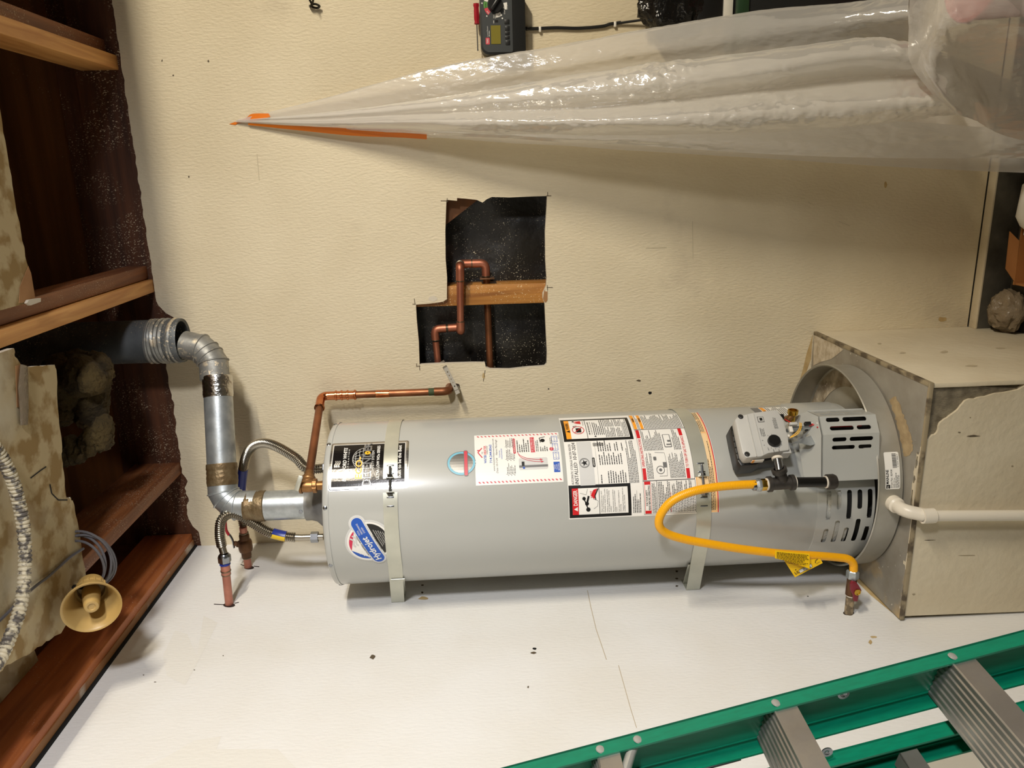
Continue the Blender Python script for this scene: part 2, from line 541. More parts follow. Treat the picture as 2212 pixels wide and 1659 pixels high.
K['alu'] = M('ladder_aluminium', S(172, 168, 164), 0.36, 0.85, c2=S(156, 152, 148), vs=20, rough2=0.45)
K['rivet'] = M('dull_rivet', S(176, 176, 170), 0.4, 0.35)
K['tape'] = M('orange_tape', S(226, 120, 18), 0.45)
K['timer'] = M('timer_grey_plastic', S(56, 60, 62), 0.5)
K['timer_d'] = M('timer_dark_plastic', S(28, 29, 29), 0.4)
K['lcd'] = M('lcd_glass', S(128, 120, 54), 0.15)
K['bag'] = M('black_bin_bag', S(16, 15, 14), 0.22, bump=1.0, bs=16, bdist=0.02)
K['card'] = M('cardboard', S(150, 98, 48), 0.8)
K['clearbag'] = M('dusty_plastic_bag', S(120, 106, 86), 0.35, bump=1.0, bs=30, bdist=0.01)
K['w'] = M('white_print', S(238, 236, 230), 0.35)
K['k'] = M('black_print', S(22, 21, 21), 0.35)
K['g'] = M('grey_print', S(110, 110, 110), 0.4)
K['r'] = M('red_print', S(206, 30, 36), 0.38)
K['pk'] = M('pink_print', S(206, 70, 84), 0.4)
K['o'] = M('orange_print', S(246, 162, 44), 0.38)
K['b'] = M('blue_print', S(28, 84, 180), 0.38)
K['lb'] = M('sky_blue_print', S(120, 186, 208), 0.38)
K['y'] = M('yellow_print', S(244, 186, 40), 0.38)
K['cream'] = M('cream_print', S(240, 208, 160), 0.4)
K['silver'] = M('silver_print', S(206, 204, 200), 0.22, 0.9)
K['lgrey'] = M('light_grey_print', S(206, 206, 204), 0.38)
K['mir'] = M('black_gloss_print', S(34, 31, 30), 0.14, 0.4, bump=0.08, bs=200, bdist=0.001)
# ================================================================== THE SETTING
rnd = random.Random(3)
ZC = 2.609                       # underside of the joists, top of the back wall board
RX = 3.4                         # how far the back wall goes on to the right

# back wall: painted board with the cut opening
top = []
x = 0.0
while x < RX:
    top.append((x, ZC - 0.002 + .0035 * noise.noise(V((x * 30, 0, 0))) + rnd.uniform(-.001, .001) - (max(0, noise.noise(V((x * 20, 3, 0)))) * .026 + rnd.uniform(0, .004) if 0.16 < x < 0.58 else 0)))
    x += rnd.uniform(0.006, 0.016)
top.append((RX, ZC))
top = [(0.0, ZC - 0.03), (0.05, ZC - 0.028), (0.07, ZC - 0.012)] + [t for t in top if t[0] > 0.09]
# the broken stretch behind the vent
top = [t for t in top if not 0.72 < t[0] < 0.80] + [(0.725, 2.570), (0.745, 2.555), (0.765, 2.585), (0.79, 2.604)]
top.sort()
outer = [(0, 0.1), (RX, 0.1), (RX, ZC)] + top[::-1][1:]
P = lambda px, py: (lambda q: (q.x, q.z))(at(px, py, 'Y', 0))
hole_px = [(965, 432), (987, 433), (988, 428), (1008, 430), (1030, 432), (1042, 437), (1052, 430), (1062, 425), (1100, 426), (1150, 424.5), (1182, 423),
           (1181, 445), (1178, 500), (1178, 560), (1181, 600), (1180, 618), (1173, 634), (1172, 645), (1177, 655), (1178, 700), (1181, 760),
           (1181, 785), (1176, 791), (1140, 794), (1100, 797), (1060, 797), (1050, 794), (1047, 784), (1020, 784), (960, 785), (907, 788),
           (904, 740), (900, 690), (898, 658), (925, 656), (948, 654), (958, 651), (966, 647), (965, 600), (962, 560), (962, 500)]
hole_px = [(a + rnd.uniform(-.8, .8), b + rnd.uniform(-.8, .8)) for a, b in hole_px]
hole = [P(*q) for q in hole_px]
wb = MB().plate(outer, [hole], lambda u, v: V((u, 0, v)), (0, 0.016, 0), 0, 1).build('wall_back', [K['wall'], K['gyp']], angle=20)
tag(wb, kind='structure')

def decal(parent, pts, f3, mat, name='stain'):
    mb = MB()
    mb.add([f3(*p) for p in pts], [tuple(range(len(pts)))])
    return mb.build(name, mat, parent, normals=False)
mark = M('pencil_mark', S(92, 80, 62), 0.8)
blot = M('brown_stain', S(176, 148, 98), 0.8, c2=S(196, 172, 126), vs=30)
bk = lambda px, py, e=0.0006: at(px, py, 'Y', -e)
lw = lambda px, py, e=0.0006: at(px, py, 'X', e)
def strokes(parent, segs, f, w, mat=None, name='pencil_mark'):
    mb = MB()
    for (a, b), (c, d) in segs:
        l = math.hypot(c - a, d - b)
        nx, ny = -(d - b) / l * w / 2, (c - a) / l * w / 2
        mb.add([f(a - nx, b - ny), f(c - nx, d - ny), f(c + nx, d + ny), f(a + nx, b + ny)], [(0, 1, 2, 3)])
    return mb.build(name, mat or mark, parent, normals=False)
strokes(wb, [((952, 434), (968, 434)), ((966, 428), (966, 437)), ((1183, 415), (1183, 424)), ((1180, 423), (1191, 423)), ((895, 645), (896.5, 658)),
             ((891, 657), (898, 657)), ((900, 785), (900, 792)), ((899, 791), (908, 791)), ((906, 789), (907, 800)), ((1181, 621), (1194, 621)), ((1048, 800), (1044, 824)),
             ((1182, 616), (1183, 628))], bk, 1.4)
strokes(wb, [((1496, 478), (1497, 560)), ((555, 332), (560, 390)), ((1812, 478), (1836, 488)), ((1745, 435), (1752, 441)), ((1395, 536), (1440, 535))], bk, 1.6, M('faint_scuff', S(196, 184, 156), .8), 'scuff')
def blob(cx, cy, rx, ry, f, n=9, seed=0):
    r = random.Random(seed)
    return [(cx + rx * math.cos(2 * PI * i / n) * r.uniform(.6, 1.1), cy + ry * math.sin(2 * PI * i / n) * r.uniform(.6, 1.1)) for i in range(n)]
for i, (cx, cy, rx, ry, mt) in enumerate([(1404, 849, 4, 4, 'k'), (450, 132, 2.5, 3, 0), (374, 163, 2, 2, 0), (408, 382, 2, 3, 0), (350, 131, 1.5, 3, 0), (1380, 822, 5, 2.5, 0), (1913, 399, 4, 8, 1),
                                          (2035, 690, 13, 6, 1), (1045, 812, 4, 8, 1), (1185, 840, 2, 2, 'k'), (935, 645, 12, 7, 'gyp'), (1178, 640, 6, 16, 'gyp2')]):
    mt = {0: mark, 1: blot, 'k': K['black'], 'gyp': K['gyp'], 'gyp2': K['patch']}[mt]
    decal(wb, blob(cx, cy, rx, ry, bk, seed=i), bk, mt)
decal(wb, [(1756, 722), (1754, 745), (1752, 775), (1743, 800), (1730, 850), (1722, 850), (1728, 820), (1735, 795), (1742, 765), (1750, 740)], bk, blot)

# what shows through the opening: stud, brace, building paper
p = at(1100, 615, 'Y', .02); q = at(1100, 655, 'Y', .02)
MB().box((q.x - .002, .017, .12), (p.x + .002, .106, ZC - .01)).build('stud', K['stud'], wb, bevel=.002)
MB().prism([P(940, 505), P(1068, 405), P(1000, 380), P(930, 420)], lambda u, v: V((u, .045, v)), (0, .03, 0)).build('brace', K['brown'], wb)
bp = MB()
n, m = 40, 40
vs = [V((.2 + 1.2 * i / n, .118 + .016 * noise.noise(V((i * .22, j * .16, 1))) + .006 * noise.noise(V((i * .7, j * .3, 5))), 1.2 + .9 * j / m)) for j in range(m + 1) for i in range(n + 1)]
bp.add(vs, [(j * (n + 1) + i, j * (n + 1) + i + 1, (j + 1) * (n + 1) + i + 1, (j + 1) * (n + 1) + i) for j in range(m) for i in range(n)], 0, True)
bp.build('building_paper', K['paper'], wb)

# concrete stem wall under the board
sw = MB()
sw.box((.637, -.034, 0), (RX, .016, .094))
tag(sw.build('trim_1', [K['conc']], bevel=.003), kind='structure')
sl = MB().box((.637, -.036, .0905), (RX, -.002, .0975)).build('ledge', K['stucco'], bpy.data.objects['trim_1'], bevel=.002)

# left wall
outer = [(-3.4, 0), (0.016, 0), (0.016, 2.592), (-3.4, 2.592)]
wl = MB().plate(outer, [], lambda u, v: V((0, u, v)), (-0.016, 0, 0), 0).build('wall_left', [K['wallL']])
tag(wl, kind='structure')
for i, (cx, cy, rx, ry, mt) in enumerate([(805, 1419, 7, 6, 0), (1155, 1401, 5, 3, 'k'), (1152, 1410, 8, 3, 0), (1462, 1234, 4, 2.5, 'b'), (1462, 1250, 4, 2.5, 'b'), (1462, 1266, 4, 2.5, 'b'), (912, 1264, 3.5, 2, 'b'),
                                          (912, 1280, 3.5, 2.5, 'b'), (915, 1292, 12, 5, 1), (1888, 1376, 10, 3, 1), (1880, 1387, 5, 5, 1), (1141, 1484, 2, 3, 0), (482, 1416, 1.5, 1.5, 0), (335, 1473, 3, 1, 0), (310, 1458, 2, 1, 0),
                                          (420, 1447, 2, 1, 0), (1745, 1288, 2, 1, 'k')]):
    mt = {0: mark, 1: blot, 'k': K['black'], 'b': mark}[mt]
    decal(wl, blob(cx, cy, rx, ry, lw, seed=i + 40), lw, mt)
dk = M('dark_hole', S(42, 26, 20), 0.9)
for (cx, cy, rx, ry) in ((495, 1307, 13, 5), (538, 1226, 11, 4), (1833, 1324, 12, 5)):
    decal(wl, [(cx + rx * math.cos(t * .449), cy + ry * math.sin(t * .449)) for t in range(14)], lw, dk, 'pipe_hole')
strokes(wl, [((462, 1305), (484, 1306)), ((506, 1303), (516, 1301)), ((520, 1219), (530, 1223)), ((548, 1223), (560, 1224))], lw, 1.6, dk, 'crack')
crk = M('hairline_crack', S(186, 172, 148), 0.8)
cr = [((1269, 1275), (1276, 1310)), ((1276, 1310), (1288, 1360)), ((1288, 1360), (1300, 1395)), ((1300, 1395), (1310, 1425)), ((1336, 1437), (1348, 1480)), ((1348, 1480), (1362, 1530)), ((1362, 1530), (1375, 1572))]
strokes(wl, cr, lw, 1.5, crk, 'crack')
damp = M('matt_paint_patch', S(227, 225, 219), 0.6, bump=0.35, bs=120, bdist=0.003, bstretch=(1, 1.2, 0.5))
decal(wl, [(405, 1370), (378, 1362), (352, 1415), (360, 1460), (400, 1480), (430, 1425), (470, 1345), (440, 1330), (425, 1420)], lambda a, b: lw(a, b, .0004), damp, 'paint_patch')
decal(wl, [(478, 1590), (468, 1618), (600, 1618), (640, 1659), (310, 1659), (350, 1640), (420, 1600)], lambda a, b: lw(a, b, .0004), damp, 'paint_patch')
decal(wl, [(1845, 1235), (1870, 1262), (1925, 1318), (1938, 1330), (1925, 1322), (1880, 1285), (1850, 1255)], lw, blot)

# floor
tag(MB().box((-.02, -4.5, -.03), (RX, .02, 0)).build('floor', K['floor']), kind='structure')

# ceiling: joists, plates, boards above, and what is left of the ceiling board
ZB_ = ZC - .0125
ce = thing('ceiling', None, None, (0, 0, ZC), None)
tag(ce, kind='structure')
def beam(x0, x1, z0, z1, y0, y1, mat, name='joist'):
    return MB().box((x0, y0, z0), (x1, y1, z1)).build(name, mat, ce, bevel=.003)
beam(1.441, 1.479, ZC + .008, ZC + .112, -2.2, .016, K['orange'])
beam(1.481, 1.519, ZC + .035, ZC + .15, -2.2, .016, K['joist'])
beam(.828, .866, ZC, ZC + .046, -2.2, .016, K['orange'], 'nailer')
beam(.868, .906, ZC + .012, ZC + .075, -2.2, .016, K['joist'])
beam(.252, .290, ZC, ZC + .14, -2.2, .016, K['joist'])
for i in (2.08, 2.69, 3.3): beam(i - .019, i + .019, ZC + .008, ZC + .11, -3.4, .016, K['orange'])
# plates on the back wall, seen end to end above the board
MB().box((0, .002, ZC - .06), (RX, .09, 2.735)).build('top_plate', K['redwood'], ce)
MB().box((0, .012, 2.739), (RX, .09, 2.79)).build('top_plate', K['redwood'], ce)
MB().box((0, .022, 2.794), (RX, .09, 2.98)).build('rim_board', K['brown'], ce)
# left wall top plate: tall face and paint-scarred underside
lp = MB().box((.004, -2.4, 2.603), (.046, .0, 2.752)).build('top_plate', K['plateL'], ce, bevel=.003)
MB().box((.005, -2.4, 2.600), (.024, -.002, 2.604)).build('painted_edge', K['plateU'], lp)
MB().box((-.016, -3.4, 2.593), (.004, .016, 2.75)).build('gap_shade_strip', K['black'], ce)  # solid black strip: the gap's shade is put into its colour
# boards over the joists
for i in range(9):
    x0 = -.02 + i * .2
    MB().box((x0, -2.4, 2.965 + .004 * (i % 2)), (x0 + .194, .09, 2.99)).build('roof_board', K['brown'], ce)
MB().box((1.79, -4.5, 2.97), (RX, .09, 2.99)).build('roof_board', K['brown'], ce)
MB().box((.0, -3.4, 2.753), (.012, .016, 2.98)).build('rim_board', K['brown'], ce)
MB().box((.0, -1.34, 2.562), (RX, -1.25, ZB_)).build('added_shade_beam', K['orange'], ce)  # unseen beam, made up to shade the top of the back wall
# ceiling board remnants
rp = random.Random(11)
c2 = lambda px, py: (lambda q: (q.x, q.y))(at(px, py, 'Z', ZC - .012))
ZB = ZC - .012
fz = lambda u, v: V((u, v, ZB))
edge = [c2(0, 235), c2(14, 320), c2(30, 420), c2(48, 520), c2(66, 600), c2(75, 650)]
p1 = []
for a, b in zip(edge[:-1], edge[1:]): p1 += jag(a, b, 5, .003, rp)
p1 += [edge[-1], (.905, -1.0), (.905, -3.6), (RX, -3.6), (RX, edge[0][1])]
p1 = MB().plate(p1, [], fz, (0, 0, .013), 0, 1).build('ceiling_board', [K['ceil'], K['gyp']], ce)
MB().prism([c2(40, 655), c2(42, 620), c2(60, 575), c2(66, 590), c2(76, 650)], lambda u, v: V((u, v, ZB - .0012)), (0, 0, .0008)).build('torn_paper', K['patch'], p1)
MB().prism([c2(50, 655), c2(54, 648), c2(80, 644), c2(80, 652), c2(58, 660)], lambda u, v: V((u, v, ZB - .008)), (0, 0, .006)).build('plaster_lump', K['gyp'], p1)
pp = [(30, 752), (32, 770), (50, 796), (82, 790), (118, 788), (122, 800), (127, 900), (134, 960), (133, 980), (138, 1020), (144, 1078), (152, 1074), (158, 1084), (166, 1120), (176, 1180), (184, 1238)]
p2 = []
for a, b in zip(pp[:-1], pp[1:]): p2 += jag(c2(*a), c2(*b), 4, .0025, rp)
p2 += [c2(186, 1246), c2(160, 1320), c2(132, 1368)]
pe = [(118, 1374), (100, 1385), (70, 1408), (40, 1424), (15, 1436), (0, 1452)]
for a, b in zip(pe[:-1], pe[1:]): p2 += jag(c2(*a), c2(*b), 3, .003, rp)
e = c2(0, 1452)
p2 += [e, (e[0] - .03, -1.2), (.02, -1.5), (.02, -3.4), (.826, -3.4), (.826, -.86)]
p2 = MB().plate(p2, [], fz, (0, 0, .013), 0, 1).build('ceiling_board', [K['ceil'], K['gyp']], ce)
sp2 = [(.047, -.66), (.10, -.67), (.16, -.68), (.22, -.70), (.30, -.72), (.40, -.74), (.40, -3.4), (.047, -3.4)]
MB().plate(sp2, [], lambda u, v: V((u, v, ZC + .128)), (0, 0, .012), 0, 1).build('ceiling_board', [K['ceil'], K['gyp']], ce)
pl = MB()
pl.tube([at(52, 790, 'Z', ZB - .004), at(50, 840, 'Z', ZB - .006), at(52, 880, 'Z', ZB - .006), at(52, 918, 'Z', ZB - .005)], [.012, .016, .014, .012], 10, flat=.35)
pl.build('plaster_smear', K['clearbag'], p2)
MB().prism([c2(33, 790), c2(42, 788), c2(42, 880), c2(36, 880)], lambda u, v: V((u, v, ZB - .001)), (0, 0, .0008)).build('torn_paper', K['patch'], p2)
cs_ = [((66, 1033), (88, 1016)), ((88, 1016), (100, 1008)), ((108, 1046), (112, 1066)), ((112, 1066), (126, 1080)), ((126, 1080), (146, 1080))]
strokes(p2, cs_, lambda a, b: at(a, b, 'Z', ZB - .0008), 2.6, K['black'], 'crack')
# insulation stuffed between the joists
ins = MB()
for k in range(40):
    c = at(rp.uniform(112, 205), rp.uniform(795, 890), 'Y', rp.uniform(-.38, -.24))
    ins.ball(c, rp.uniform(.035, .06), sc=(1, 1, .8), n=28, k=16)
for k in range(30):
    u_ = rp.uniform(0, 1)
    c = at(140 + 95 * u_, 985 - 55 * u_ + rp.uniform(-18, 14), 'Y', -.46 + .05 * u_)
    ins.ball(c, rp.uniform(.016, .032), sc=(1, 1, .6), n=20, k=12)
for i, v in enumerate(ins.v): ins.v[i] = v + V((noise.noise(v * 110), noise.noise(v * 110 + V((9, 0, 0))), noise.noise(v * 110 + V((0, 9, 0))))) * .007
tag(ins.build('insulation', K['insul'], ce), kind='stuff')

# ================================================================== PLATFORM
PX, PY, PZ = .637, -.62, .60
pf = thing('water_heater_platform', 'raised plastered platform with a sheet metal top carrying the water heater', 'platform', (PX / 2, PY / 2, 0))
MB().box((0.001, PY + .012, 0), (PX - .012, -.001, PZ - .006)).build('core', K['lath'], pf)
fp = lambda px, py: (lambda q: (q.x, q.z))(at(px, py, 'Y', PY))
chip = [(2016, 822), (2085, 830), (2150, 832), (2212, 838)]
stc = [fp(1950, 1334), fp(2212, 1317)]
a, b = fp(1946, 1332), fp(1975, 1064)
low = (a[0], 0.0)
front = [(0.002, 0.0), (PX, 0.0), (PX, fp(2230, 836)[1])]
ch = [(2200, 842), (2150, 850), (2118, 858), (2100, 862), (2085, 866), (2072, 882), (2058, 894), (2040, 906), (2030, 915), (2024, 935), (2010, 944), (2002, 948), (1992, 958), (1986, 985), (1983, 1010), (1976, 1050),
      (1973, 1090), (1966, 1150), (1960, 1200), (1954, 1260), (1947, 1331)]
fr = []
pts = [fp(*c) for c in ch]
for u, v in zip(pts[:-1], pts[1:]): fr += jag(u, v, 3, .002, rp)
front += fr + [pts[-1]]
MB().plate(front, [], lambda u, v: V((u, PY, v)), (0, .012, 0), 0).build('plaster_coat', K['stucco'], pf)
MB().box((PX - .012, PY, 0), (PX, -.001, PZ - .004)).build('plaster_coat', K['stucco'], pf, bevel=.002)
MB().plate([fp(2016, 829), fp(2150, 838), fp(2212, 840), fp(2205, 856), fp(2072, 905), fp(2030, 950), fp(1970, 1100), fp(1978, 1040), fp(2003, 870)], [], lambda u, v: V((u, PY + .006, v)), (0, .004, 0)).build('lath', K['lath'], pf)
MB().box((.004, PY + .002, PZ - .005), (PX - .006, -.002, PZ)).build('metal_top', K['sheet_metal'], pf, bevel=.0015)
MB().box((.004, PY - .004, PZ - .012), (PX + .002, PY + .010, PZ - .001)).build('corner_bead', K['bead'], pf, bevel=.001)
MB().box((PX - .008, PY, PZ - .010), (PX + .003, -.002, PZ + .001)).build('corner_bead', K['bead'], pf, bevel=.001)

pz = lambda a, b: at(a, b, 'Z', PZ + .0006)
sand = M('sand_streak', S(184, 162, 124), .9, c2=S(160, 138, 104), vs=40, bump=.5, bs=120)
faint = M('faint_smudge', S(186, 172, 144), .8)
crust = M('plaster_crust', S(206, 194, 172), .9, c2=S(176, 160, 134), vs=50, bump=.8, bs=90)
sd_ = [(1922, 862), (1936, 856), (1946, 880), (1958, 915), (1969, 945), (1972, 970), (1964, 984), (1952, 986), (1946, 955), (1938, 920), (1930, 890), (1922, 862)]
sj = []
for a_, b_ in zip(sd_[:-1], sd_[1:]): sj += jag(a_, b_, 6, 2.2, rp)
decal(pf, sj, pz, sand)
decal(pf, [(1759, 721), (1772, 728), (1800, 742), (1822, 755), (1806, 768), (1795, 776), (1772, 782), (1757, 790), (1757, 760)], pz, crust)
sf = lambda a, b: at(a, b, 'X', PX + .0006)
for i, (cx, cy, rx, ry) in enumerate([(2040, 760, 10, 3), (2100, 790, 16, 2), (1900, 742, 5, 1.5), (2160, 752, 12, 2), (1950, 762, 8, 2)]):
    decal(pf, blob(cx, cy, rx, ry, sf, seed=i + 90), sf, faint)
ff = lambda a, b: at(a, b, 'Y', PY - .0006)
for i, (cx, cy, rx, ry) in enumerate([(2102, 942, 16, 2.5), (2072, 934, 5, 1.5), (2187, 1007, 3, 2), (2096, 902, 2, 1.5), (1974, 1284, 4, 2), (2010, 1167, 14, 1), (2090, 1200, 22, 1)]):
    decal(pf, blob(cx, cy, rx, ry, ff, seed=i + 70), ff, K['bead'])
# ================================================================== WATER HEATER
AX, AY, R = .27, -.32, .221
D0 = V((CAM.x - AX, CAM.y - AY, 0)).normalized()        # from the tank towards the middle of its front
E0 = V((-D0.y, D0.x, 0))                                 # to the right of that
UP = V((0, 0, 1))
def cyl(u, z, off=0.0):
    t = u / R
    return V((AX, AY, z)) + (D0 * math.cos(t) + E0 * math.sin(t)) * (R + off)
def nrm(u):
    t = u / R
    return D0 * math.cos(t) + E0 * math.sin(t)
def tan(u):
    t = u / R
    return E0 * math.cos(t) - D0 * math.sin(t)
wh = thing('water_heater', 'tall grey gas water heater standing in a drain pan on the platform', 'water heater', (AX, AY, .648))
ZT = 2.066
MB().lathe([(0, .800), (R - .0006, .800), (R, .802), (R, ZT - .014)], (AX, AY, 0), n=96).build('tank_jacket', K['tank'], wh)
MB().lathe([(R + .0012, ZT - .016), (R + .0016, ZT - .010), (R - .001, ZT - .003), (R - .006, ZT), (.05, ZT + .003), (0, ZT + .003)], (AX, AY, 0), n=96).build('top_cap', K['tank'], wh)
for u in (.165, -.012, -.175, .28, -.33):
    n_ = nrm(u)
    MB().lathe([(.0055, 0), (.0055, .0015), (.003, .0028), (0, .003)], cyl(u, ZT - .0085), n_, n=10).build('screw', K['bolt'], wh)
MB().lathe([(0, .664), (R - .016, .664), (R - .016, .802)], (AX, AY, 0), n=64).build('combustion_chamber', K['tank_dark'], wh)

# lower jacket skirt with rows of vent slots
hs = .0062
rows = {.774: [(-.026, -.1025), (-.131, -.179)], .7472: [(-.0275, -.0775), (-.1075, -.1797)], .7200: [(-.026, -.1033), (-.1297, -.180)],
        .6925: [(-.0264, -.078), (-.1047, -.179)], .6655: [(-.0258, -.103), (-.130, -.181)]}
us = []
u = -PI * R
while u < PI * R - 1e-6:
    us.append(u)
    u += .0022 if -.19 < u < -.015 else .012
us.append(PI * R)
zs = [.652]
for z in sorted(rows): zs += [z - hs, z + hs]
zs += [.803]
def zadj(u, zi):
    z = zs[zi]
    for zc, sl in rows.items():
        if abs(abs(z - zc) - hs) < 1e-6:
            for b, a in sl:
                if a - 1e-6 <= u <= b + 1e-6:
                    d = min(u - a, b - u)
                    h = math.sqrt(max(0, hs * hs - (hs - d) ** 2)) if d < hs else hs
                    return zc + (h if z > zc else -h)
    return z
sk = MB()
nu = len(us)
vs = [cyl(us[i], zadj(us[i], j), .0012) for j in range(len(zs)) for i in range(nu)]
fs = []
for j in range(len(zs) - 1):
    zc = (zs[j] + zs[j + 1]) / 2
    for i in range(nu - 1):
        uc = (us[i] + us[i + 1]) / 2
        if any(abs(zc - z) < hs and any(a < uc < b for b, a in sl) for z, sl in rows.items()): continue
        fs.append((j * nu + i, j * nu + i + 1, (j + 1) * nu + i + 1, (j + 1) * nu + i))
sk.add(vs, fs, 0, True)
sk.add([cyl(x, zs[-1], .0012) for x in us] + [cyl(x, zs[-1] + .0005, -.0004) for x in us], [(i, i + 1, nu + i + 1, nu + i) for i in range(nu - 1)], 0, True)
sk = sk.build('vented_skirt', K['tank'], wh, weld=False)
# pale insulation behind the upper rows
bl = MB()
for (a, b, z0, z1) in ((-.19, -.02, .736, .79), (-.19, -.125, .712, .735)):
    pts = [cyl(a + (b - a) * i / 8, z0, -.007) for i in range(9)] + [cyl(a + (b - a) * i / 8, z1, -.007) for i in range(9)]
    bl.add(pts, [(i, i + 1, 10 + i, 9 + i) for i in range(8)], 0, True)
bl.build('insulation_blanket', M('pale_blanket', S(206, 204, 194), .8, bump=.8, bs=60, bdist=.006), wh)
# right-hand wrap panel and its raised seam
wp = MB()
for (r0, z0, z1, u0, u1) in ((.006, .672, .806, .10, .30),):
    k = 20
    a = [cyl(u0 + (u1 - u0) * i / k, z1, r0) for i in range(k + 1)]
    b = [cyl(u0 + (u1 - u0) * i / k, z0, r0) for i in range(k + 1)]
    c = [cyl(u0 + (u1 - u0) * i / k, z1, -.002) for i in range(k + 1)]
    wp.add(a + b + c, [(i, i + 1, k + 2 + i, k + 1 + i) for i in range(k)] + [(i, i + 1, 2 * k + 3 + i, 2 * k + 2 + i) for i in range(k)], 0, True)
    wp.add([a[0], b[0], cyl(u0, z0, -.002), c[0]], [(0, 1, 2, 3)])
wp.build('wrap_panel', K['tank'], wh)
MB().lathe([(.085, 0), (.082, .012), (.070, .03), (.050, .052), (.046, .066), (.046, .082), (.043, .082)], (AX, AY, ZT + .003), n=36).build('draft_hood', M('grey_cast_hood', S(140, 140, 138), .45, .4, c2=S(116, 116, 114), vs=20), wh)

# burner access cover: three folded faces with slots
def slot(u0, u1, v0, v1):          # stadium, long in v
    h = (u1 - u0) / 2
    c = (u0 + u1) / 2
    return [(c + h * math.cos(t), v1 - h + h * math.sin(t)) for t in [k * PI / 6 for k in range(7)]] + [(c + h * math.cos(t), v0 + h + h * math.sin(t)) for t in [PI + k * PI / 6 for k in range(7)]]
cZ, cA, cB, cC = at(1834, 885, 'Y', -.455), at(1836, 897, 'Y', -.518), at(1840, 937, 'Y', -.546), at(1830, 1038, 'Y', -.566)
zt, zb_ = .812, .664
cZ, cA, cB, cC = [V((q.x, q.y, 0)) for q in (cZ, cA, cB, cC)]
cover = MB()
def face(a, b, slots):
    d = (b - a)
    L_ = d.length
    d = d.normalized()
    nn = V((d.y, -d.x, 0))
    if nn.dot(D0) < 0: nn = -nn
    cover.plate([(0, zb_), (L_, zb_), (L_, zt), (0, zt)], [slot(*s) for s in slots], lambda u, v: a + d * u + UP * v, -nn * .0022)
    return nn, d, L_
nAB = (cB - cA).length
nBC = (cC - cB).length
z1a, z1b, z2a, z2b = .801, .768, .762, .706   # z limits taken from the photograph: short and long slots alternate
def zz(px): return at(px, 960, 'Y', -.55).z
nZA = (cA - cZ).length
face(cZ, cA, [(.010, .019, zz(1815), zz(1785)), (.010, .019, zz(1872), zz(1822)), (nZA - .026, nZA - .016, zz(1842), zz(1788)), (nZA - .026, nZA - .016, zz(1878), zz(1848))])
face(cA, cB, [(.0045, .0155, zz(1820), zz(1790)), (.0045, .0155, zz(1878), zz(1826)), (nAB - .0215, nAB - .0105, zz(1847), zz(1795)), (nAB - .0215, nAB - .0105, zz(1884), zz(1853))])
face(cB, cC, [(.008, .0185, zz(1829), zz(1798)), (.008, .0185, zz(1886), zz(1835)), (.0285, .0385, zz(1847), zz(1797)), (.0285, .0385, zz(1883), zz(1854))])
ins_ = V((AX, AY, 0))
def inner(q, s): return q + (ins_ - q).normalized() * s
for a, b in ((cZ, inner(cZ, .02)), (cC, inner(cC, .03))):
    cover.hexa([a + UP * zb_, b + UP * zb_, b + UP * zb_ + V((.002, .001, 0)), a + UP * zb_ + V((.002, .001, 0)), a + UP * zt, b + UP * zt, b + UP * zt + V((.002, .001, 0)), a + UP * zt + V((.002, .001, 0))])
lid = [cZ, cA, cB, cC, inner(cC, .03), inner(cZ, .02)]
cover.add([q + UP * (zt + (.0 if i < 4 else .03)) for i, q in enumerate(lid)] + [q + UP * (zt - .003 + (.0 if i < 4 else .03)) for i, q in enumerate(lid)],
          [(0, 1, 2, 3, 4, 5), (11, 10, 9, 8, 7, 6)] + [(i, (i + 1) % 6, 6 + (i + 1) % 6, 6 + i) for i in range(6)])
cover.build('burner_cover', K['tank'], wh, angle=25)
# what shows through the slots
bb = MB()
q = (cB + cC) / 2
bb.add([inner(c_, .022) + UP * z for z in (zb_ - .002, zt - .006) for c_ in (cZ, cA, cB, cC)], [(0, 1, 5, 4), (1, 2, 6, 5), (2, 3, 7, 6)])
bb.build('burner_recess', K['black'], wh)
MB().tube([inner(cA.lerp(cB, .45), .012) + UP * z for z in (.70, .74, .77, .815)], .002, 8).build('red_wire', K['r'], wh)
MB().tube([inner(cA.lerp(cB, .25), .010) + UP * z for z in (.72, .76, .79, .815)], .002, 8).build('white_wire', K['w'], wh)
MB().tube([inner(cB.lerp(cC, .33), .010) + UP * z for z in (.668, .69, .70)], .005, 8).build('ceramic_plug', K['w'], wh)

# gas control valve
nC = (D0 * math.cos(.42) + E0 * math.sin(.42)).normalized()
rC = V((-nC.y, nC.x, 0))
O = at(1652, 940, 'Y', -.535)
def ct(u, z, o=0.0): return O + rC * u + UP * z + nC * o
def ctp(px, py, o=0.0):
    """(u, z) on the face of the control, o in front of it"""
    d = IMG_X * (px - PW / 2) + IMG_Y * (py - PH / 2) + FWD * FPX
    c = O + nC * o
    t = (c - CAM).dot(nC) / d.dot(nC)
    q = CAM + d * t - O
    return (q.dot(rC), q.z)
gc = MB()
poly = [ctp(*q) for q in ((1588, 905), (1596, 898), (1625, 891), (1678, 884), (1692, 903), (1699, 930), (1703, 940), (1706, 972), (1660, 979), (1645, 986), (1612, 989), (1604, 978), (1594, 935))]
gc.prism(poly, lambda u, v: ct(u, v, 0), -nC * .034)
gc = gc.build('gas_control', K['ctl'], wh, bevel=.004)
rb = MB()
for (a, b) in (((1613, 897), (1634, 986)), ((1627, 894), (1649, 984))):
    p, q = ctp(*a), ctp(*b)
    rb.tube([ct(p[0], p[1], .0002), ct(q[0], q[1], .0002)], .0025, 8, flat=.5)
rb.build('ridge', K['ctl'], gc)
bs = MB()
